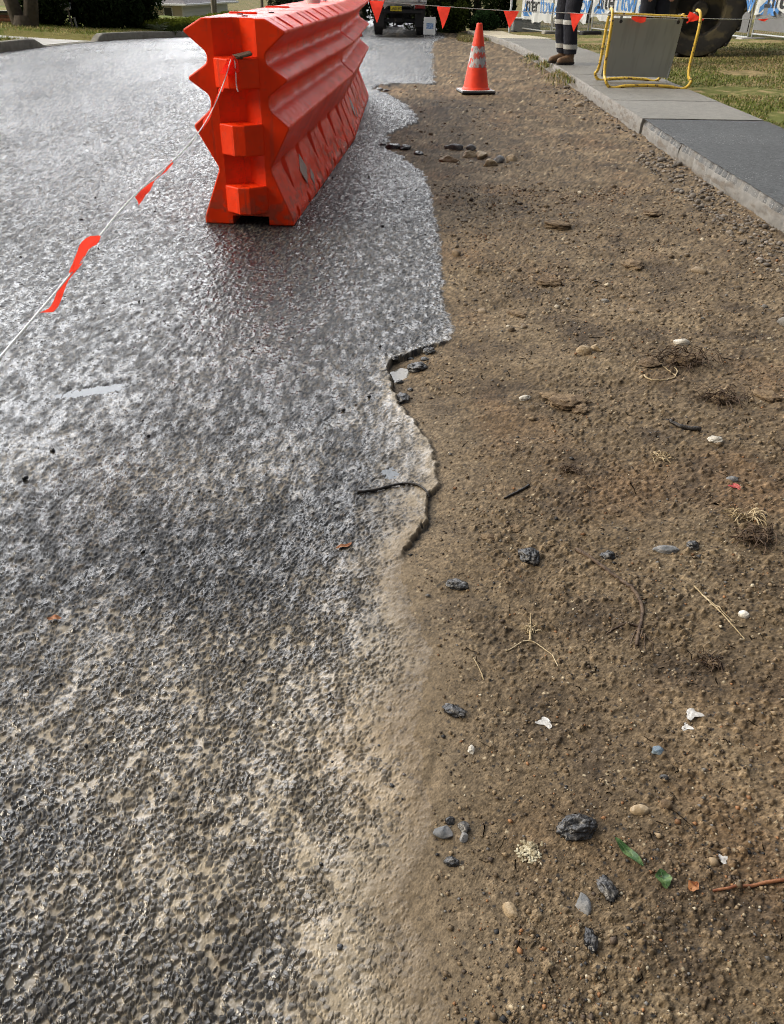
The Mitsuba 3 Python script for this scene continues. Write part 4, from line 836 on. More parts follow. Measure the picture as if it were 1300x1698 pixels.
me, c = leaves(cs, np.full(len(cs), .27), 14000, .040, (.05, .07, .018), 60, .75); top = me.vertices[:, 2] >.20 + np.interp(me.vertices[:, 1], hx[:, 1], [float(z_left(x, y)) for x, y in hx]); c = np.where(top[:, None], c * [2.6, 2.2, 1.2], c); part(hk, 'foliage', me, 'foliage_leaf', False, color=c)
for x, y in hx: part(hk, 'stem', tube([(x, y, float(z_left(x, y)) - .1), (x + .05, y, float(z_left(x, y)) + .25)], .02, 5), 'bark_dark', True)
k = thing('cordyline', 'spiky pale-leaved plant in front of the low hedge', 'plant'); rr = np.random.default_rng(9); px_, py_ = -6.95, 26.9; pz_ = float(z_left(px_, py_)); bl = []
for _ in range(60):
    a = rr.uniform(0, 6.28); l = rr.uniform(.2, .38); e = rr.uniform(.4, 1.3); bl.append(tube([(px_, py_, pz_), (px_ + l * .5 * math.cos(a), py_ + l * .5 * math.sin(a), pz_ + l * .7 * math.sin(e)), (px_ + l * math.cos(a), py_ + l * math.sin(a), pz_ + l * (.75 * math.sin(e)))], [.012, .010, .002], 3))
plain('pale_leaf', (.16, .19, .10), .6); part(k, 'foliage', cat3(bl), 'pale_leaf', True)
# behind the works
for i, (x, y, h, lab) in enumerate(((.9, 36.5, 9, 'dark tree straight down the road behind the truck'), (2.0, 38.5, 10, 'dark tree behind the far end of the dirt strip'), (3.1, 36.8, 9, 'dark-trunked tree left of the white post'), (4.6, 39.5, 10, 'dark tree behind the far end of the fence'), (-1.6, 40.5, 9, 'dark tree behind the row of far cones'), (-3.6, 41.5, 8, 'dark tree behind the far barrier'), (7.5, 38.0, 9, 'dark tree behind the fence panels'), (11.5, 31.0, 12, 'tall dark tree beyond the fence at the right'), (9.0, 29.5, 11, 'tall dark tree beyond the middle of the fence'), (15.0, 27.0, 12, 'tall dark tree beyond the right end of the fence'), (6.2, 34.0, 11, 'tall dark tree beyond the left half of the fence'))):
    tree('street_tree', lab, x, y, float(zbase(x, y)) - .1, h, .17, 5.5, (.030, .048, .020), 8000, 70 + i, lsize=.12)
for i, (x, y, w, h, c, lab) in enumerate(((1.95, 33.3, 1.15, .85, (.055, .075, .018), 'rounded olive-green bush at the far end of the dirt strip'), (2.95, 33.0, .9, .62, (.03, .062, .024), 'low dark green bush left of the white post'), (.95, 35.0, 1.6, 1.3, (.028, .036, .018), 'dark scrubby bush right of the truck'), (3.5, 35.2, 1.6, 1.6, (.022, .034, .014), 'dark bush behind the white post'), (2.2, 36.0, 1.7, 1.8, (.020, .030, .014), 'dark bush behind the rounded olive-green bush'), (-.2, 37.5, 2.2, 1.9, (.020, .030, .014), 'dark bush hidden behind the truck'), (-2.2, 37.0, 2.2, 1.7, (.024, .034, .016), 'dark bush behind the far cones'), (-4.4, 38.5, 2.2, 1.4, (.03, .036, .02), 'brownish scrub behind the top of the barriers'))):
    shrub('roadside_bush', lab, 'bush', x, y, float(zbase(x, y)) + .02, w, h, c, 5000, .07 if i > 1 else .05, 90 + i, 'bushes at the end of the road')
for i, (x, y, lab) in enumerate(((-9.2, 47, 'bare grey tree right of the white house'), (-7.2, 50, 'bare grey tree left of the second pole'), (-5.6, 48, 'bare grey tree behind the barrier top'))):
    tree('bare_tree', lab, x, y, -1.9, 7, .11, 4, DG, 0, 110 + i, group='bare trees in the distance', bare=True)
plain('pole_wood', (.24, .22, .19), .85, var=.2)
for x, y, rad, lab in ((-9.0, 45.5, .085, 'pale street pole behind the low hedge'), (-4.9, 46.0, .07, 'slender far pole behind the middle of the barrier top')):
    k = thing('street_pole', lab, 'pole', 'poles in the distance'); part(k, 'shaft', tube([(x, y, -2.6), (x, y, 7)], [rad * 1.1, rad * .8], 10), 'pole_wood', True); part(k, 'crossarm', rbox(1.6, .09, .09, .01, (x, y, 6.6)), 'pole_wood')
k = thing('post', 'slim white post beside the grey cabinet at the end of the footpath', 'post'); x, y = 3.62, 30.9; zz = float(zbase(x, y)); part(k, 'shaft', tube([(x, y, zz - .1), (x, y, zz + 2.2)], .035, 10), 'board_white', True); part(k, 'cap', lathe([(0, 0), (.045, 0), (.045, .03), (0, .05)], 14).apply_translation((x, y, zz + 2.2)), 'board_white', 30)
k = thing('cabinet', 'grey utility cabinet on the grass behind the far footpath', 'cabinet'); x, y = 4.25, 31.6; zz = float(zbase(x, y)) + .02; plain('cabinet_grey', (.20, .22, .23), .6, var=.2, scale=6)
part(k, 'housing', rbox(.92, .5, .46, .015, (x, y, zz + .23)), 'cabinet_grey'); part(k, 'lid', rbox(.98, .56, .04, .012, (x, y, zz + .482)), 'galvanised'); part(k, 'door', rbox(.42, .012, .36, .004, (x - .22, y - .257, zz + .22)), 'cabinet_grey'); part(k, 'door', rbox(.42, .012, .36, .004, (x + .22, y - .257, zz + .22)), 'cabinet_grey')

# across the road: letterbox, brick wall, car, house
plain('letterbox_grey', (.30, .30, .28), .6, var=.3, scale=20); plain('old_timber', (.15, .13, .11), .85, var=.4, scale=20)
k = thing('letterbox', 'grey letterbox on a leaning timber post on the far lawn', 'letterbox'); x, y = -8.72, 24.9; zz = float(z_left(x, y)); Ml = T4((x, y, zz), .2, 0, -.12)
part(k, 'post', moved(rbox(.05, .05, .60, .008, (0, 0, .25)), Ml), 'old_timber'); b = part(k, 'box', moved(rbox(.22, .30, .13, .015, (-.03, 0, .47)), Ml), 'letterbox_grey'); part(b, 'lid', moved(rbox(.26, .34, .03, .01, (-.03, 0, .55)), Ml), 'galvanised'); part(b, 'slot', moved(rbox(.14, .006, .02, .002, (-.03, -.152, .50)), Ml), 'dark_hole')
part(k, 'stake', moved(rbox(.05, .05, .28, .008, (.10, .05, .10)), Ml), 'letterbox_grey')
wk_ = thing('brick_wall', 'low red brick wall with a dark cap at the far left', 'wall')
plain('mortar', (.22, .19, .16), .9); bricks = []
for i, c_ in enumerate(((.20, .075, .045), (.24, .095, .055), (.16, .06, .04))): plain(f'brick_{"abc"[i]}', c_, .85, var=.3, scale=25); bricks.append(f'brick_{"abc"[i]}')
bx0, by0 = -10.15, 24.9; zz = float(z_left(bx0, by0)) - .03
part(wk_, 'core', rbox(2.9, .10, .29, .005, (bx0 - 1.45, by0 + .01, zz + .145)), 'mortar')
rr = np.random.default_rng(4); brick = rbox(.222, .115, .068, .006)
for row in range(3):
    for c_ in range(12):
        part(wk_, 'brick', moved(brick, T4((bx0 - .12 - .236 * c_ - (.118 if row % 2 else 0), by0 + rr.uniform(-.003, .003), zz + .055 + .082 * row))), bricks[rr.integers(3)])
part(wk_, 'cap', rbox(2.96, .18, .05, .008, (bx0 - 1.45, by0, zz + .315)), 'black_plastic')
def car(x, y, z, rz):
    k = thing('parked_car', 'white parked car glimpsed above the brick wall at the far left', 'car'); M = T4((x, y, z), rz)
    side = [(-2.1, .35), (-2.15, .75), (-1.95, .92), (-1.1, 1.0), (-.45, 1.38), (.75, 1.42), (1.5, 1.05), (2.05, .95), (2.15, .6), (2.1, .32)]
    low = __import__('shapely').Polygon([(-2.1, .35), (-2.15, .75), (-1.95, .92), (-1.1, .98), (1.5, 1.02), (2.05, .95), (2.15, .6), (2.1, .32)])
    me = trimesh.creation.extrude_polygon(low, 1.66, engine='earcut'); me.apply_transform(T4((0, .83, 0), 0, math.pi / 2)); part(k, 'body', moved(me, M), 'white_paint', 30)
    part(k, 'cabin', moved(trimesh.convex.convex_hull(np.array([(-1.1, s * .76, .98) for s in (-1, 1)] + [(-.45, s * .62, 1.38) for s in (-1, 1)] + [(.75, s * .62, 1.42) for s in (-1, 1)] + [(1.5, s * .76, 1.02) for s in (-1, 1)])), M), 'cab_glass')
    part(k, 'roof', moved(rbox(1.25, 1.22, .04, .015, (.15, 0, 1.41)), M), 'white_paint')
    for wx in (-1.3, 1.3):
        for s in (-1, 1): part(k, 'wheel', moved(tyre(.32, .2, 20, .008), M @ T4((wx, s * .76, .32), 0, math.pi / 2)), 'black_rubber', 30)
car(-15.6, 31.0, -.85, .1)
def house():
    k = thing('house', 'cream house with dark windows and a grey roof behind the low hedge', 'house')
    plain('cream_render', (.52, .48, .38), .8, var=.1, scale=2); plain('white_boards', (.50, .56, .62), .6); plain('roof_grey', (.16, .15, .16), .8, var=.3, scale=3); plain('window_dark', (.025, .03, .03), .2)
    y0, zg, ze = 62.0, -3.4, -0.69
    M = T4((-14.3, y0, 0), math.radians(-14))           # front-right corner of the cream wall
    part(k, 'wall', moved(rbox(9, .2, ze - zg, .01, (-4.5, .1, (ze + zg) / 2)), M), 'cream_render', label='cream front wall')
    sw = part(k, 'side_wall', moved(rbox(.2, 7, ze - zg, .01, (-.08, 3.6, (ze + zg) / 2)), M), 'white_boards', label='white weatherboard side wall')
    for i in range(11): part(sw, 'board', moved(rbox(.04, 7, .22, .008, (.03, 3.6, ze - .14 - .235 * i)), M), 'white_boards')
    part(k, 'back_wall', moved(rbox(9, .2, ze - zg, .01, (-4.5, 7.0, (ze + zg) / 2)), M), 'cream_render')
    for wx, ww in ((-1.0, .60), (-2.6, .62), (-5.5, 1.6)):
        w_ = part(k, 'window', moved(rbox(ww, .06, 1.25, .01, (wx, -.02, ze - .85)), M), 'window_dark')
        part(w_, 'frame', moved(cat3([rbox(.05, .07, 1.35, .01, (wx - ww / 2, -.05, ze - .85)), rbox(.05, .07, 1.35, .01, (wx + ww / 2, -.05, ze - .85)), rbox(ww, .07, .05, .01, (wx, -.05, ze - .2)), rbox(ww, .07, .05, .01, (wx, -.05, ze - 1.5))]), M), 'board_white')
    hip = np.array([(-9.6, -.6, ze), (.6, -.6, ze), (.6, 7.7, ze), (-9.6, 7.7, ze), (-9.6, -.6, ze - .12), (.6, -.6, ze - .12), (.6, 7.7, ze - .12), (-9.6, 7.7, ze - .12), (-5.6, 3.5, ze + 1.9), (-3.4, 3.5, ze + 1.9)])
    rf = part(k, 'roof', moved(trimesh.convex.convex_hull(hip), M), 'roof_grey'); part(rf, 'gutter', moved(cat3([rbox(10.3, .10, .12, .02, (-4.5, -.66, ze - .05)), rbox(.10, 8.3, .12, .02, (.66, 3.5, ze - .05))]), M), 'board_white')
    part(k, 'downpipe', moved(tube([(.06, -.06, zg), (.06, -.06, ze - .1)], .05, 8), M), 'board_white', True)
house()

# ------------------------------------------------------------------ what lies on the dirt and on the road
def gz(x, y):
    x = np.atleast_1d(np.asarray(x, float)); y = np.atleast_1d(np.asarray(y, float)); return zbase(x, y) + ground(x, y)[0]
def tone_mat(key, a, b, s, rough=.7, lo=.42, hi=.60, spec=.4, bump=.0008):
    scene[key + '_look'] = {'type': 'twosided', 'bsdf': {'type': 'bumpmap', 'arbitrary': mikit.proc(lambda p, n, uv: bump * fbm(p.x * 260, p.y * 260, p.z * 260, 3), 5e-4), 'scale': 1.0, 'bsdf': {'type': 'principled', 'base_color': mikit.proc(
        lambda p, n, uv, a=a, b=b, s=s: mix(mi.Color3f(*a), mi.Color3f(*b), smoothstep(lo, hi, fbm(p.x * s, p.y * s, p.z * s, 4)))), 'roughness': rough, 'specular': spec}}}
tone_mat('bitumen_lump', (.012, .012, .013), (.085, .080, .075), 110, .38, .46, .66, .6, .0016)
tone_mat('grey_stone', (.12, .125, .13), (.20, .195, .19), 60); tone_mat('tan_stone', (.26, .19, .11), (.38, .30, .20), 60)
tone_mat('white_stone', (.42, .39, .33), (.60, .57, .51), 50, .6); tone_mat('brown_clod', (.10, .068, .04), (.19, .135, .08), 60, .9, bump=.002)
tone_mat('dark_root', (.045, .028, .018), (.11, .075, .05), 90, .75); tone_mat('black_stick', (.012, .010, .009), (.035, .028, .024), 90, .5)
tone_mat('straw', (.36, .28, .16), (.52, .43, .28), 60, .7); tone_mat('red_twig', (.16, .055, .025), (.26, .11, .05), 60, .6)
tone_mat('green_leaf', (.030, .075, .020), (.085, .145, .045), 90, .45); tone_mat('rust_leaf', (.26, .09, .03), (.30, .13, .05), 60, .6); tone_mat('paper_scrap', (.40, .39, .37), (.58, .57, .55), 80, .5)
tone_mat('lime_crumb', (.26, .22, .14), (.50, .46, .34), 120, .9); tone_mat('blue_stone', (.10, .14, .18), (.22, .27, .31), 60, .4); tone_mat('red_scrap', (.30, .03, .03), (.40, .08, .06), 60, .5)
def lump(sx, sy, sz, seed, rough=.25, facet=False, sub=3):
    m = trimesh.creation.icosphere(subdivisions=sub, radius=1.0); v = m.vertices.copy()
    if facet:
        r = np.random.default_rng(seed); 
        for _ in range(9):
            d = r.normal(size=3); d /= np.linalg.norm(d); h = r.uniform(.55, .85); t = v @ d; v -= np.clip(t - h, 0, None)[:, None] * d
    n = meshkit.fbm(v * 1.9 + seed * 3.1, 4, seed); n2 = meshkit.fbm(v * 6 + seed, 3, seed + 5)
    v = v * (1 + rough * 2 * (n - .5) + rough * .8 * (n2 - .5))[:, None]
    return trimesh.Trimesh(v * [sx, sy, sz], m.faces, process=False)
def lay(name, label, cat, x, y, sx, sy, sz, mat, seed, rough=.25, facet=False, sink=.38, rz=0.0, group=None, sub=3):
    k = thing(name, label, cat, group); z = float(gz(x, y)[0]); put(k, moved(lump(sx, sy, sz, seed, rough, facet, sub), T4((x, y, z + sz * (1 - 2 * sink)), rz)), mat, True); return k
# lumps of broken bitumen
lay('bitumen_lump', 'largest black lump of bitumen beside the pale crumbled patch', 'bitumen lump', .312, .802, .031, .021, .016, 'bitumen_lump', 1, .42, rz=.2, sub=4)
lay('bitumen_lump', 'black lump of bitumen on the dirt left of the curved root', 'bitumen lump', .330, 1.535, .023, .028, .017, 'bitumen_lump', 2, .42, rz=.4, sub=4)
lay('bitumen_lump', 'small black lump at the pale muddy edge of the road', 'bitumen lump', .152, 1.425, .025, .015, .011, 'bitumen_lump', 3, .5, rz=-.2)
lay('bitumen_lump', 'crumbly black lump on the mud above the white chip', 'bitumen lump', .122, 1.047, .021, .014, .009, 'bitumen_lump', 4, .55, rz=-.5)
lay('bitumen_lump', 'narrow dark lump of bitumen beside the green leaves', 'bitumen lump', .340, .700, .013, .020, .009, 'bitumen_lump', 5, .5, rz=.35)
lay('bitumen_lump', 'black lump behind the small puddle in the broken road edge', 'bitumen lump', .128, 2.812, .024, .022, .016, 'bitumen_lump', 6, .4)
lay('bitumen_lump', 'black lump right beside the small puddle in the broken road edge', 'bitumen lump', .082, 2.66, .034, .028, .018, 'bitumen_lump', 7, .45, rz=.3)
lay('bitumen_lump', 'black lump lodged under the broken road edge in front of the small puddle', 'bitumen lump', .030, 2.415, .022, .034, .018, 'bitumen_lump', 8, .4)
lay('bitumen_lump', 'tiny black lump on the mud near the pair of grey stones', 'bitumen lump', .102, .738, .011, .008, .006, 'bitumen_lump', 9, .5)
lay('bitumen_lump', 'small black lump on the dirt above the curved root', 'bitumen lump', .522, 1.548, .017, .014, .010, 'bitumen_lump', 10, .5)
lay('bitumen_lump', 'black lump near the right edge above the white pebble', 'bitumen lump', .735, 1.585, .014, .015, .011, 'bitumen_lump', 12, .4)
lay('bitumen_lump', 'crumbled dark lump below the grey pointed stone', 'bitumen lump', .296, .618, .009, .016, .006, 'bitumen_lump', 13, .6)
CRUMB = [f'black bitumen crumb {w}' for w in ('at the left end of the dark strip across the far road edge', 'second from the left in the dark strip at the far road edge', 'right of the dark strip near the pale rubble', 'on the road left of the dark strip by the barrier', 'just below the small puddle in the broken edge', 'on the dirt in front of the small puddle', 'touching the back of the small puddle at its right', 'wedged at the back rim of the small puddle', 'at the left rim of the small puddle', 'at the tip of the dirt tongue beside the far barrier', 'just right of the tip of the dirt tongue')]
for i, (x, y, s) in enumerate(((-.03, 6.95, .06), (.06, 6.90, .05), (.16, 6.70, .045), (-.12, 7.05, .03), (.02, 2.56, .014), (.055, 2.50, .012), (.11, 2.735, .016), (.06, 2.76, .013), (.0, 2.73, .02), (-.23, 10.85, .05), (-.15, 10.75, .04))):
    lay('bitumen_crumb', CRUMB[i], 'bitumen crumb', x, y, s, s * .8, s * .5, 'bitumen_lump', 20 + i, .45, rz=i, group='crumbs of bitumen along the road edge', sub=2)
# stones
lay('stone', 'grey wedge-shaped stone on the mud, left of a darker pair', 'stone', .090, .790, .019, .013, .009, 'grey_stone', 31, .12, True, rz=-.2)
lay('stone', 'dark round stone right of the grey wedge-shaped stone', 'stone', .126, .800, .012, .011, .009, 'bitumen_lump', 32, .15, True)
lay('stone', 'small grey stone in front of the dark round stone', 'stone', .124, .782, .008, .009, .007, 'grey_stone', 33, .12, True)
lay('stone', 'tiny dark stone behind the grey wedge-shaped stone', 'stone', .104, .812, .009, .008, .006, 'bitumen_lump', 34, .15, True)
lay('stone', 'grey pointed stone left of the narrow dark lump', 'stone', .296, .676, .013, .018, .008, 'grey_stone', 35, .12, True, rz=.1)
lay('stone', 'tan oval stone right of the largest bitumen lump', 'stone', .423, .841, .017, .010, .008, 'tan_stone', 36, .12, rz=.1)
lay('stone', 'white stone among the roots at the upper right', 'stone', 1.092, 2.905, .030, .022, .017, 'white_stone', 37, .15, True, rz=-.2)
lay('stone', 'round white pebble near the right edge', 'stone', .773, 1.338, .012, .011, .008, 'white_stone', 38, .12)
lay('stone', 'rounded tan stone, left of two in the upper dirt', 'stone', .700, 2.80, .030, .024, .020, 'tan_stone', 39, .15)
lay('stone', 'pale angular stone right of the rounded tan stone', 'stone', .755, 2.83, .026, .020, .018, 'tan_stone', 40, .2, True)
lay('stone', 'white curved chip on the upper dirt', 'stone', .434, 2.415, .022, .012, .008, 'white_stone', 41, .4, rz=.5)
lay('stone', 'pale flat stone near the muddy twig', 'stone', .965, 2.125, .022, .016, .008, 'white_stone', 42, .5)
lay('stone', 'white chip standing by itself on the mud', 'stone', .148, .958, .007, .010, .006, 'white_stone', 43, .2, True)
lay('stone', 'pale stone half buried near the bottom', 'stone', .186, .664, .010, .014, .006, 'tan_stone', 44, .2, rz=.4)
lay('stone', 'bluish wet stone on the dirt right of the paper scrap', 'stone', .486, .965, .011, .012, .008, 'blue_stone', 45, .15, True)
lay('stone', 'dark purple-grey stone beside the thin root thread', 'stone', .482, .906, .008, .009, .007, 'bitumen_lump', 46, .15, True)
lay('stone', 'brown stone right of the tan oval stone', 'stone', .470, .852, .011, .010, .008, 'brown_clod', 47, .15)
lay('stone', 'pale grey stone streak on the dirt above the white pebble', 'stone', .668, 1.572, .030, .014, .008, 'grey_stone', 48, .3)
lay('stone', 'grey stone beside the red scrap', 'stone', .945, 1.905, .020, .014, .010, 'grey_stone', 49, .2, True)
RUB = [f'{a} rubble piece {b}' for a, b in (('grey', 'at the back left of the rubble patch in the far dirt'), ('pale tan', 'at the front left centre of the rubble patch'), ('long pale tan', 'in the middle of the rubble patch'), ('grey', 'right of the middle of the rubble patch'), ('flat tan', 'at the far left front of the rubble patch'), ('tan', 'at the front right of the rubble patch'), ('grey', 'at the back of the rubble patch'), ('tan', 'at the right end of the rubble patch'))]
for i, (x, y, sx, sy) in enumerate(((.46, 6.95, .085, .05), (.55, 6.62, .07, .05), (.64, 6.60, .10, .045), (.75, 6.42, .06, .05), (.38, 6.40, .10, .035), (.68, 6.30, .07, .045), (.58, 6.88, .05, .04), (.86, 6.5, .06, .04))):
    lay('sandstone_piece', RUB[i], 'stone', x, y, sx, sy, .035, 'tan_stone' if i % 3 else 'grey_stone', 60 + i, .25, True, rz=i * .7, group='pale rubble in the dirt', sub=2)
CLOD = [f'brown earth clod {w}' for w in ('that is broadest, in the ridge right of the white curved chip', 'in front of the broadest clod', 'at the left of the broadest clod', 'right of the pale angular stone', 'in the right dirt near the matted root tuft', 'alone in the upper dirt left of the footpath', 'in the middle distance toward the footpath', 'farther up the dirt, left of the damp slab', 'close to the broken slab edge', 'below the rounded tan stone, near the road edge', 'left of the short dark stick', 'between the short stick and the curved root', 'beside the pale muddy wash')]
for i, (x, y, s) in enumerate(((.565, 2.37, .055), (.60, 2.33, .032), (.52, 2.42, .03), (.92, 2.70, .04), (1.25, 2.45, .04), (.70, 3.6, .05), (1.15, 3.9, .06), (.90, 4.6, .07), (1.5, 4.9, .06), (.50, 3.2, .035), (.31, 1.66, .018), (.58, 1.75, .022), (.24, 1.62, .016))):
    lay('dirt_clod', CLOD[i], 'dirt clod', x, y, s * 1.1, s * .85, s * .30, 'brown_clod', 80 + i, .55, rz=i * 1.3, group='clods of earth in a ridge' if i < 3 else 'loose clods of earth', sub=3)
# roots, sticks, straw
def strand(pts, r0, r1, n=26, lift=.5, wob=.0, seed=0, sides=6):
    p = spline([(a, b, 0) for a, b in pts], n); rr = np.random.default_rng(seed); r = np.linspace(r0, r1, n)
    p[:, :2] += rr.normal(size=(n, 2)) * wob; p[:, 2] = gz(p[:, 0], p[:, 1]); 
    k = np.ones(5) / 5; z = np.pad(p[:, 2], 2, 'edge'); p[:, 2] = np.maximum(np.convolve(z, k, 'valid'), p[:, 2] - r * .5) + r * lift
    return tube(p, r * (1 + .25 * (rr.random(n) - .5)), sides)
k = thing('root', 'long curved brown root lying on the dirt', 'root')
part(k, 'stem', strand([(.449, 1.573), (.49, 1.519), (.526, 1.458), (.549, 1.409), (.554, 1.357), (.533, 1.288), (.514, 1.237)], .0052, .0040, 40, .6, .0006, 1), 'dark_root', True)
part(k, 'branch', strand([(.540, 1.292), (.496, 1.297), (.459, 1.273)], .0032, .0018, 16, .4, .0006, 2), 'dark_root', True)
for q in range(5): part(k, 'rootlet', strand([(.530 + .003 * q, 1.29 - .006 * q), (.512 + .008 * q, 1.262), (.500 + .010 * q, 1.232 - .004 * q)], .0016, .0007, 10, .8, .0005, 10 + q), 'dark_root', True)
k = thing('stick', 'thin black stick on the wet road at the muddy edge', 'stick'); put(k, strand([(-.094, 1.808), (-.017, 1.834), (.035, 1.854), (.099, 1.801)], .0048, .0030, 30, 1.2, .0004, 3), 'black_stick', True)
k = thing('stick', 'short dark stick on the dirt right of the black stick', 'stick'); put(k, strand([(.299, 1.801), (.335, 1.83), (.374, 1.87)], .0026, .0040, 14, 1.0, .0004, 4), 'black_stick', True)
k = thing('stick', 'reddish-brown twig running off the right edge near the bottom', 'stick'); put(k, strand([(.501, .701), (.552, .709), (.617, .720), (.70, .725)], .0022, .0036, 24, 1.0, .0003, 5), 'red_twig', True)
k = thing('stick', 'dark wet twig beside the pale flat stone', 'stick'); put(k, strand([(.865, 2.249), (.901, 2.21), (.943, 2.196)], .0055, .008, 14, .8, .001, 6), 'black_stick', True)
k = thing('straw', 'bent pale straw below the small dry tuft', 'straw'); part(k, 'stalk', strand([(.241, 1.217), (.270, 1.243), (.296, 1.254), (.312, 1.243), (.324, 1.228), (.34, 1.176)], .0014, .0010, 24, 1.4, .0003, 7), 'straw', True); part(k, 'seed_head', strand([(.296, 1.254), (.300, 1.29), (.306, 1.331)], .0030, .0008, 10, 1.3, .0004, 8), 'straw', True)
k = thing('straw', 'arc of pale root fibre in the upper right dirt', 'straw'); part(k, 'stalk', strand([(.873, 2.597), (.899, 2.558), (.942, 2.565), (.996, 2.627), (.999, 2.669)], .0028, .0020, 24, 1.2, .001, 9), 'straw', True); part(k, 'fork', strand([(.985, 2.61), (.965, 2.66), (.955, 2.70)], .0022, .001, 10, 1.2, .001, 11), 'straw', True)
k = thing('straw', 'pale forked dry stem at the right, left of the white pebble', 'straw'); part(k, 'stalk', strand([(.693, 1.434), (.714, 1.371), (.75, 1.265)], .0018, .0012, 18, 1.2, .0006, 12), 'straw', True); part(k, 'fork', strand([(.70, 1.41), (.722, 1.36), (.742, 1.31)], .0012, .0008, 12, 1.2, .0006, 13), 'straw', True)
k = thing('straw', 'thin straw between the mud and the dirt', 'straw'); put(k, strand([(.186, 1.13), (.178, 1.165), (.170, 1.19)], .0011, .0008, 10, 1.4, .0002, 14), 'straw', True)
def tuft(label, x, y, s, n, mat, seed):
    k = thing('root_tuft', label, 'root tuft'); rr = np.random.default_rng(seed); z = float(gz(x, y)[0]); ms = []
    for _ in range(n):
        a = rr.uniform(0, 6.28); l = s * rr.uniform(.4, 1.2); b = a + rr.normal() * .8; hgt = s * rr.uniform(.05, .45)
        p0 = np.array([x + rr.normal() * s * .35, y + rr.normal() * s * .2, 0]); pts = [p0, p0 + [l * .5 * math.cos(a), l * .5 * math.sin(a), 0], p0 + [l * .5 * (math.cos(a) + math.cos(b)), l * .5 * (math.sin(a) + math.sin(b)), 0]]
        pp = spline(pts, 7); pp[:, 2] = gz(pp[:, 0], pp[:, 1]) + .001 + hgt * np.sin(np.linspace(.1, 3.0, 7)); ms.append(tube(pp, rr.uniform(.0006, .0016) * (1 + s * 4), 3, False))
    part(k, 'fibres', cat3(ms), mat, True, kind='stuff'); c = part(k, 'clod', moved(lump(s * .55, s * .35, s * .22, seed, .5), T4((x, y, z + s * .05))), 'brown_clod', True); return k
tuft('matted dark root tuft below the white stone', 1.09, 2.42, .075, 70, 'dark_root', 1); tuft('tangle of dark roots and pale fibres around the white stone', 1.05, 2.72, .11, 60, 'dark_root', 2); tuft('dry grassy root tuft at the right edge', .92, 1.72, .045, 40, 'straw', 3)
tuft('dark soil tuft with roots at the right edge', .905, 1.62, .055, 70, 'dark_root', 4); tuft('small root tuft in the middle of the dirt', .50, 1.945, .034, 40, 'dark_root', 5); tuft('small dry tuft above the bent straw', .300, 1.285, .014, 26, 'straw', 6); tuft('small dark tuft right of the curved root', .66, 1.19, .028, 40, 'dark_root', 7); tuft('root tuft in the far middle of the dirt', .78, 2.02, .03, 30, 'straw', 8)
# leaves and scraps
def leaf(label, x, y, L, w, rz, mat, seed, torn=0.0, name='leaf', cat='leaf', curl=.25):
    k = thing(name, label, cat); n, m = 15, 7; rr = np.random.default_rng(seed); z = float(gz(x, y)[0]); v = []
    for i in range(n):
        t = i / (n - 1); ww = w * (math.sin(math.pi * min(.98, t * .96 + .02)) ** .8) * (1 - torn * max(0, t - .6) * 2) + .0004
        for j in range(m):
            u = j / (m - 1) * 2 - 1; v.append((L * (t - .5), ww * u + .0015 * rr.normal() * torn, .004 + curl * L * .4 * (t - .5) ** 2 * 2 + .35 * abs(u) * ww + .002 * math.sin(9 * t + seed)))
    v = np.array(v); i, j = np.meshgrid(np.arange(n - 1), np.arange(m - 1), indexing='ij'); q = np.stack([i * m + j, (i + 1) * m + j, (i + 1) * m + j + 1, i * m + j + 1], -1).reshape(-1, 4); tri = np.vstack([q[:, [0, 1, 2]], q[:, [0, 2, 3]]])
    me = trimesh.Trimesh(np.vstack([v, v - [0, 0, .0005]]), np.vstack([tri, tri[:, ::-1] + len(v)]), process=False); me.apply_transform(T4((x, y, z), rz))
    rib = tube([(-L * .5, 0, .0045 + curl * L * .2), (0, 0, .0045), (L * .5, 0, .0045 + curl * L * .2)], .0007, 4); rib.apply_transform(T4((x, y, z), rz))
    part(k, 'blade', me, mat, True); part(k, 'midrib', rib, mat, True); return k
leaf('long narrow green leaf near the bottom right', .385, .760, .058, .0075, -.95, 'green_leaf', 1); leaf('broad torn green leaf near the bottom right', .428, .716, .030, .012, -1.5, 'green_leaf', 2, .4)
leaf('rust-coloured leaf scrap on the road at the left edge', -.715, 1.285, .030, .007, .1, 'rust_leaf', 3, .2); leaf('rust-brown leaf under the reddish twig', .472, .706, .02, .008, .6, 'rust_leaf', 4, .3); leaf('pinkish dry leaf strip on the road near the muddy edge', -.115, 1.565, .042, .006, .45, 'rust_leaf', 5, .1)
def scrap(label, x, y, s, mat, seed, name='paper_scrap', cat='scrap'):
    k = thing(name, label, cat); rr = np.random.default_rng(seed); n = 11; X, Yv = np.meshgrid(np.linspace(-1, 1, n), np.linspace(-1, 1, n), indexing='ij'); rad = 1 + .3 * np.sin(3 * np.arctan2(Yv, X) + seed)
    v = np.stack([X * s * rad * .8, Yv * s * rad, s * (.25 + .45 * fb(X * 1.4 + seed * 3, Yv * 1.4, 3, seed))], -1).reshape(-1, 3); i, j = np.meshgrid(np.arange(n - 1), np.arange(n - 1), indexing='ij'); q = np.stack([i * n + j, (i + 1) * n + j, (i + 1) * n + j + 1, i * n + j + 1], -1).reshape(-1, 4); tri = np.vstack([q[:, [0, 1, 2]], q[:, [0, 2, 3]]])
    me = trimesh.Trimesh(np.vstack([v, v - [0, 0, .0005]]), np.vstack([tri, tri[:, ::-1] + len(v)]), process=False); put(k, moved(me, T4((x, y, float(gz(x, y)[0]) - s * .3), seed)), mat, 40); return k
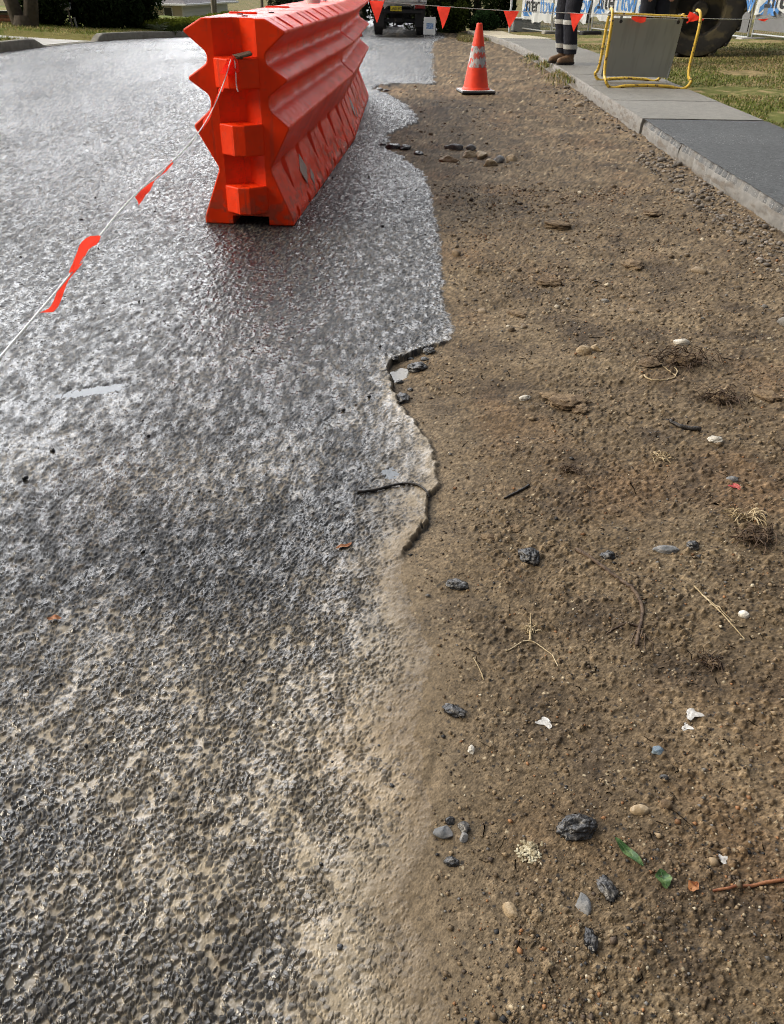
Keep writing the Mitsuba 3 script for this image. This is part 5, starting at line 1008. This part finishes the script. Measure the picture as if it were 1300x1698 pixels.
scrap('crumpled pale paper scrap on the dirt', .292, 1.028, .012, 'paper_scrap', 1); scrap('white torn plastic scrap with shreds', .575, 1.052, .013, 'paper_scrap', 2); scrap('dark red scrap near the right edge', .940, 1.868, .014, 'red_scrap', 4); scrap('white shred beside the torn plastic scrap', .556, 1.025, .009, 'paper_scrap', 5); scrap('small pale scrap near the reddish twig', .535, .755, .007, 'paper_scrap', 6)
# a patch of crumbled pale mortar
rr = np.random.default_rng(21); ms = []
for _ in range(260):
    a = rr.uniform(0, 6.28); q = abs(rr.normal()) * .5; x, y = .228 + .022 * q * math.cos(a), .765 + .020 * q * math.sin(a); s = rr.uniform(.0006, .0040) ** 1.0; m = trimesh.creation.icosphere(subdivisions=1); m.vertices *= s * rr.uniform(.5, 1.3, 3) * [1, 1, .6] * (1 + .5 * (rr.random((len(m.vertices), 1)) - .5)); m.apply_translation((x, y, float(gz(x, y)[0]) + s * .4)); ms.append(m)
k = thing('mortar_patch', 'patch of crumbled pale mortar left of the largest bitumen lump', 'mortar', kind='stuff'); put(k, cat3(ms), 'lime_crumb', True)
# gravel, grit and loose chips
scene['grit'] = {'type': 'principled', 'base_color': VC, 'roughness': .7, 'specular': .4}
scene['wet_grit'] = {'type': 'principled', 'base_color': VC, 'roughness': .3, 'specular': .5}
def gravel(name, label, x, y, size, pal, wts, seed, mat='grit', sub=1, sink=.15):
    r = np.random.default_rng(seed); n = len(x); base = trimesh.creation.icosphere(subdivisions=sub) if sub >= 0 else trimesh.Trimesh([(1, 0, 0), (-1, 0, 0), (0, 1, 0), (0, -1, 0), (0, 0, 1), (0, 0, -1)], [(0, 2, 4), (2, 1, 4), (1, 3, 4), (3, 0, 4), (2, 0, 5), (1, 2, 5), (3, 1, 5), (0, 3, 5)], process=False); bv, bf = np.array(base.vertices), np.array(base.faces); nv = len(bv)
    z = gz(x, y); sc = size[:, None] * np.stack([r.uniform(.7, 1.35, n), r.uniform(.7, 1.2, n), r.uniform(.4, .85, n)], 1)
    jit = 1 + .35 * (r.random((n, nv, 1)) - .5); v = bv[None] * jit * sc[:, None]
    a = r.uniform(0, 6.28, n); c, s = np.cos(a)[:, None], np.sin(a)[:, None]; v = np.stack([v[..., 0] * c - v[..., 1] * s, v[..., 0] * s + v[..., 1] * c, v[..., 2]], -1)
    v += np.stack([x, y, z + sc[:, 2] * (1 - 2 * sink) * .8], 1)[:, None]
    f = (bf[None] + (np.arange(n) * nv)[:, None, None]).reshape(-1, 3)
    col = np.array(pal)[r.choice(len(pal), n, p=np.array(wts) / sum(wts))] * r.uniform(.6, 1.35, (n, 1))
    k = thing(name, label, 'gravel', kind='stuff'); put(k, trimesh.Trimesh(v.reshape(-1, 3), f, process=False), mat, True, color=np.repeat(col, nv, 0))
r = np.random.default_rng(77)
n = 84000; y = .42 + 5.2 * r.random(n) ** 2.1; x = xb(y) + .02 + r.random(n) * (np.minimum(2.08, .35 + y * .62) - xb(y)); w_ = fb(x * 4.4, y * 4, 4, 101); keep = r.random(n) < .18 + 1.6 * np.clip(w_ - .36, 0, 1) * sst(-.02, .25, x - xb(y)); x, y = x[keep], y[keep]
size = np.exp(r.normal(-6.5, .50, len(x))) * (.8 + .32 * y); size = np.clip(size, .0008, .020)
gravel('gravel', 'loose stones and grit scattered over the bare dirt', x, y, size, [(.14, .10, .06), (.21, .155, .095), (.075, .055, .04), (.40, .35, .26), (.13, .125, .12), (.03, .03, .032), (.24, .12, .055)], [6, 5, 3.0, 1.0, 1.0, .55, 1.0], 78, sub=-1)
n = 2200; y = 3 + 9.5 * r.random(n) ** 1.3; x = xb(y) + .05 + r.random(n) * (2.1 - xb(y)); keep = r.random(n) < .2 + 2.2 * np.clip(fb(x * 2.4, y * 2, 4, 103) - .42, 0, 1); x, y = x[keep], y[keep]
gravel('coarse_gravel', 'coarser stones farther along the bare dirt', x, y, np.exp(r.normal(-4.95, .5, len(x))), [(.16, .115, .07), (.23, .175, .115), (.10, .075, .05), (.38, .33, .25), (.16, .15, .135)], [4, 4, 2, 1, 1], 79, sub=1, sink=.42)
n = 260; y = 6.2 + 5.4 * r.random(n); x = 1.75 + .4 * r.random(n) ** .5; gravel('edge_rubble', 'grey crushed stone against the foot of the footpath', np.r_[x, 1.80 + .30 * r.random(500)], np.r_[y, 3.7 + 3.2 * r.random(500)], np.exp(r.normal(-4.75, .4, n + 500)), [(.15, .13, .11), (.22, .19, .16), (.09, .075, .06)], [3, 2, 2], 80)
n = 220; y = .6 + 5.5 * r.random(n) ** 1.3; x = xb(y) - .03 - np.abs(r.normal(size=n)) * (.25 + .35 * y); gravel('loose_chips', 'loose dark chips lying on the wet road', x, y, np.clip(np.exp(r.normal(-5.8, .35, n)) * (.7 + .25 * y), .002, .013), [(.02, .02, .022), (.035, .035, .038), (.07, .055, .045)], [4, 2, 1], 81, mat='wet_grit')
# thin rootlets and straw everywhere in the dirt
n = 700; ms = []; y0 = .5 + 3.2 * r.random(n) ** 1.2; x0 = xb(y0) + .10 + r.random(n) * (np.minimum(1.9, .4 + y0 * .6) - xb(y0) - .1); cl = fb(x0 * 3.1, y0 * 3.1, 3, 105); use = r.random(n) < .15 + 3.0 * np.clip(cl - .44, 0, 1)
pts = []
for x_, y_ in zip(x0[use], y0[use]):
    a = r.uniform(0, 6.28); l = r.uniform(.008, .035) * (.7 + .35 * y_); b = a + r.normal() * .7; pts.append([(x_, y_), (x_ + l * .5 * math.cos(a), y_ + l * .5 * math.sin(a)), (x_ + l * .5 * (math.cos(a) + math.cos(b)), y_ + l * .5 * (math.sin(a) + math.sin(b)))])
P = np.array(pts); zz = gz(P[..., 0].ravel(), P[..., 1].ravel()).reshape(P.shape[:2]); col = []
for q in range(len(P)):
    lift = r.uniform(.0006, .004); rad = r.uniform(.0004, .0009) * (.8 + .35 * P[q, 0, 1]); c = [(.42, .33, .20), (.22, .15, .09), (.07, .045, .03)][r.choice(3, p=[.42, .33, .25])]
    ms.append(tube(np.c_[P[q], zz[q] + lift * np.array([.3, 1, .3])], rad, 4, False)); col.append(np.tile(c, (len(ms[-1].vertices), 1)))
k = thing('rootlets', 'fine dry rootlets and straw scattered over the dirt', 'straw', kind='stuff'); put(k, cat3(ms), 'grit', True, color=np.vstack(col))
# water standing in the hollows
scene['puddle_water'] = {'type': 'plastic', 'diffuse_reflectance': rgb(.19, .215, .245), 'int_ior': 1.33, 'nonlinear': True}
scene['milky_water'] = {'type': 'plastic', 'diffuse_reflectance': rgb(.30, .28, .24), 'int_ior': 1.33, 'nonlinear': True}
for i, (px_, py_, sx, sy, rot, dep) in enumerate(PUDDLES):
    lab = ('long shallow puddle on the road reflecting the sky', 'small bright puddle in the broken edge of the road', 'flat wet patch on the road near the black stick')[i]
    th = np.linspace(0, 2 * np.pi, 40, endpoint=False); ring = np.stack([1.6 * sx * np.cos(th), 1.6 * sy * np.sin(th)], 1); c, s = math.cos(rot), math.sin(rot)
    ex, ey = px_ + 1.3 * (sx * np.cos(th) * c - sy * np.sin(th) * s), py_ + 1.3 * (sx * np.cos(th) * s + sy * np.sin(th) * c)
    zl = float(np.percentile(gz(ex, ey), 6)) - .0004
    v = np.vstack([np.c_[px_ + ring[:, 0] * c - ring[:, 1] * s, py_ + ring[:, 0] * s + ring[:, 1] * c, np.full(40, zl)], [[px_, py_, zl]]]); f = np.stack([np.arange(40), (np.arange(40) + 1) % 40, np.full(40, 40)], 1)
    kk = fresh('puddle'); put(kk, trimesh.Trimesh(v, f, process=False), 'milky_water' if i == 1 else 'puddle_water', False); labels[kk] = {'label': lab, 'kind': 'structure'}
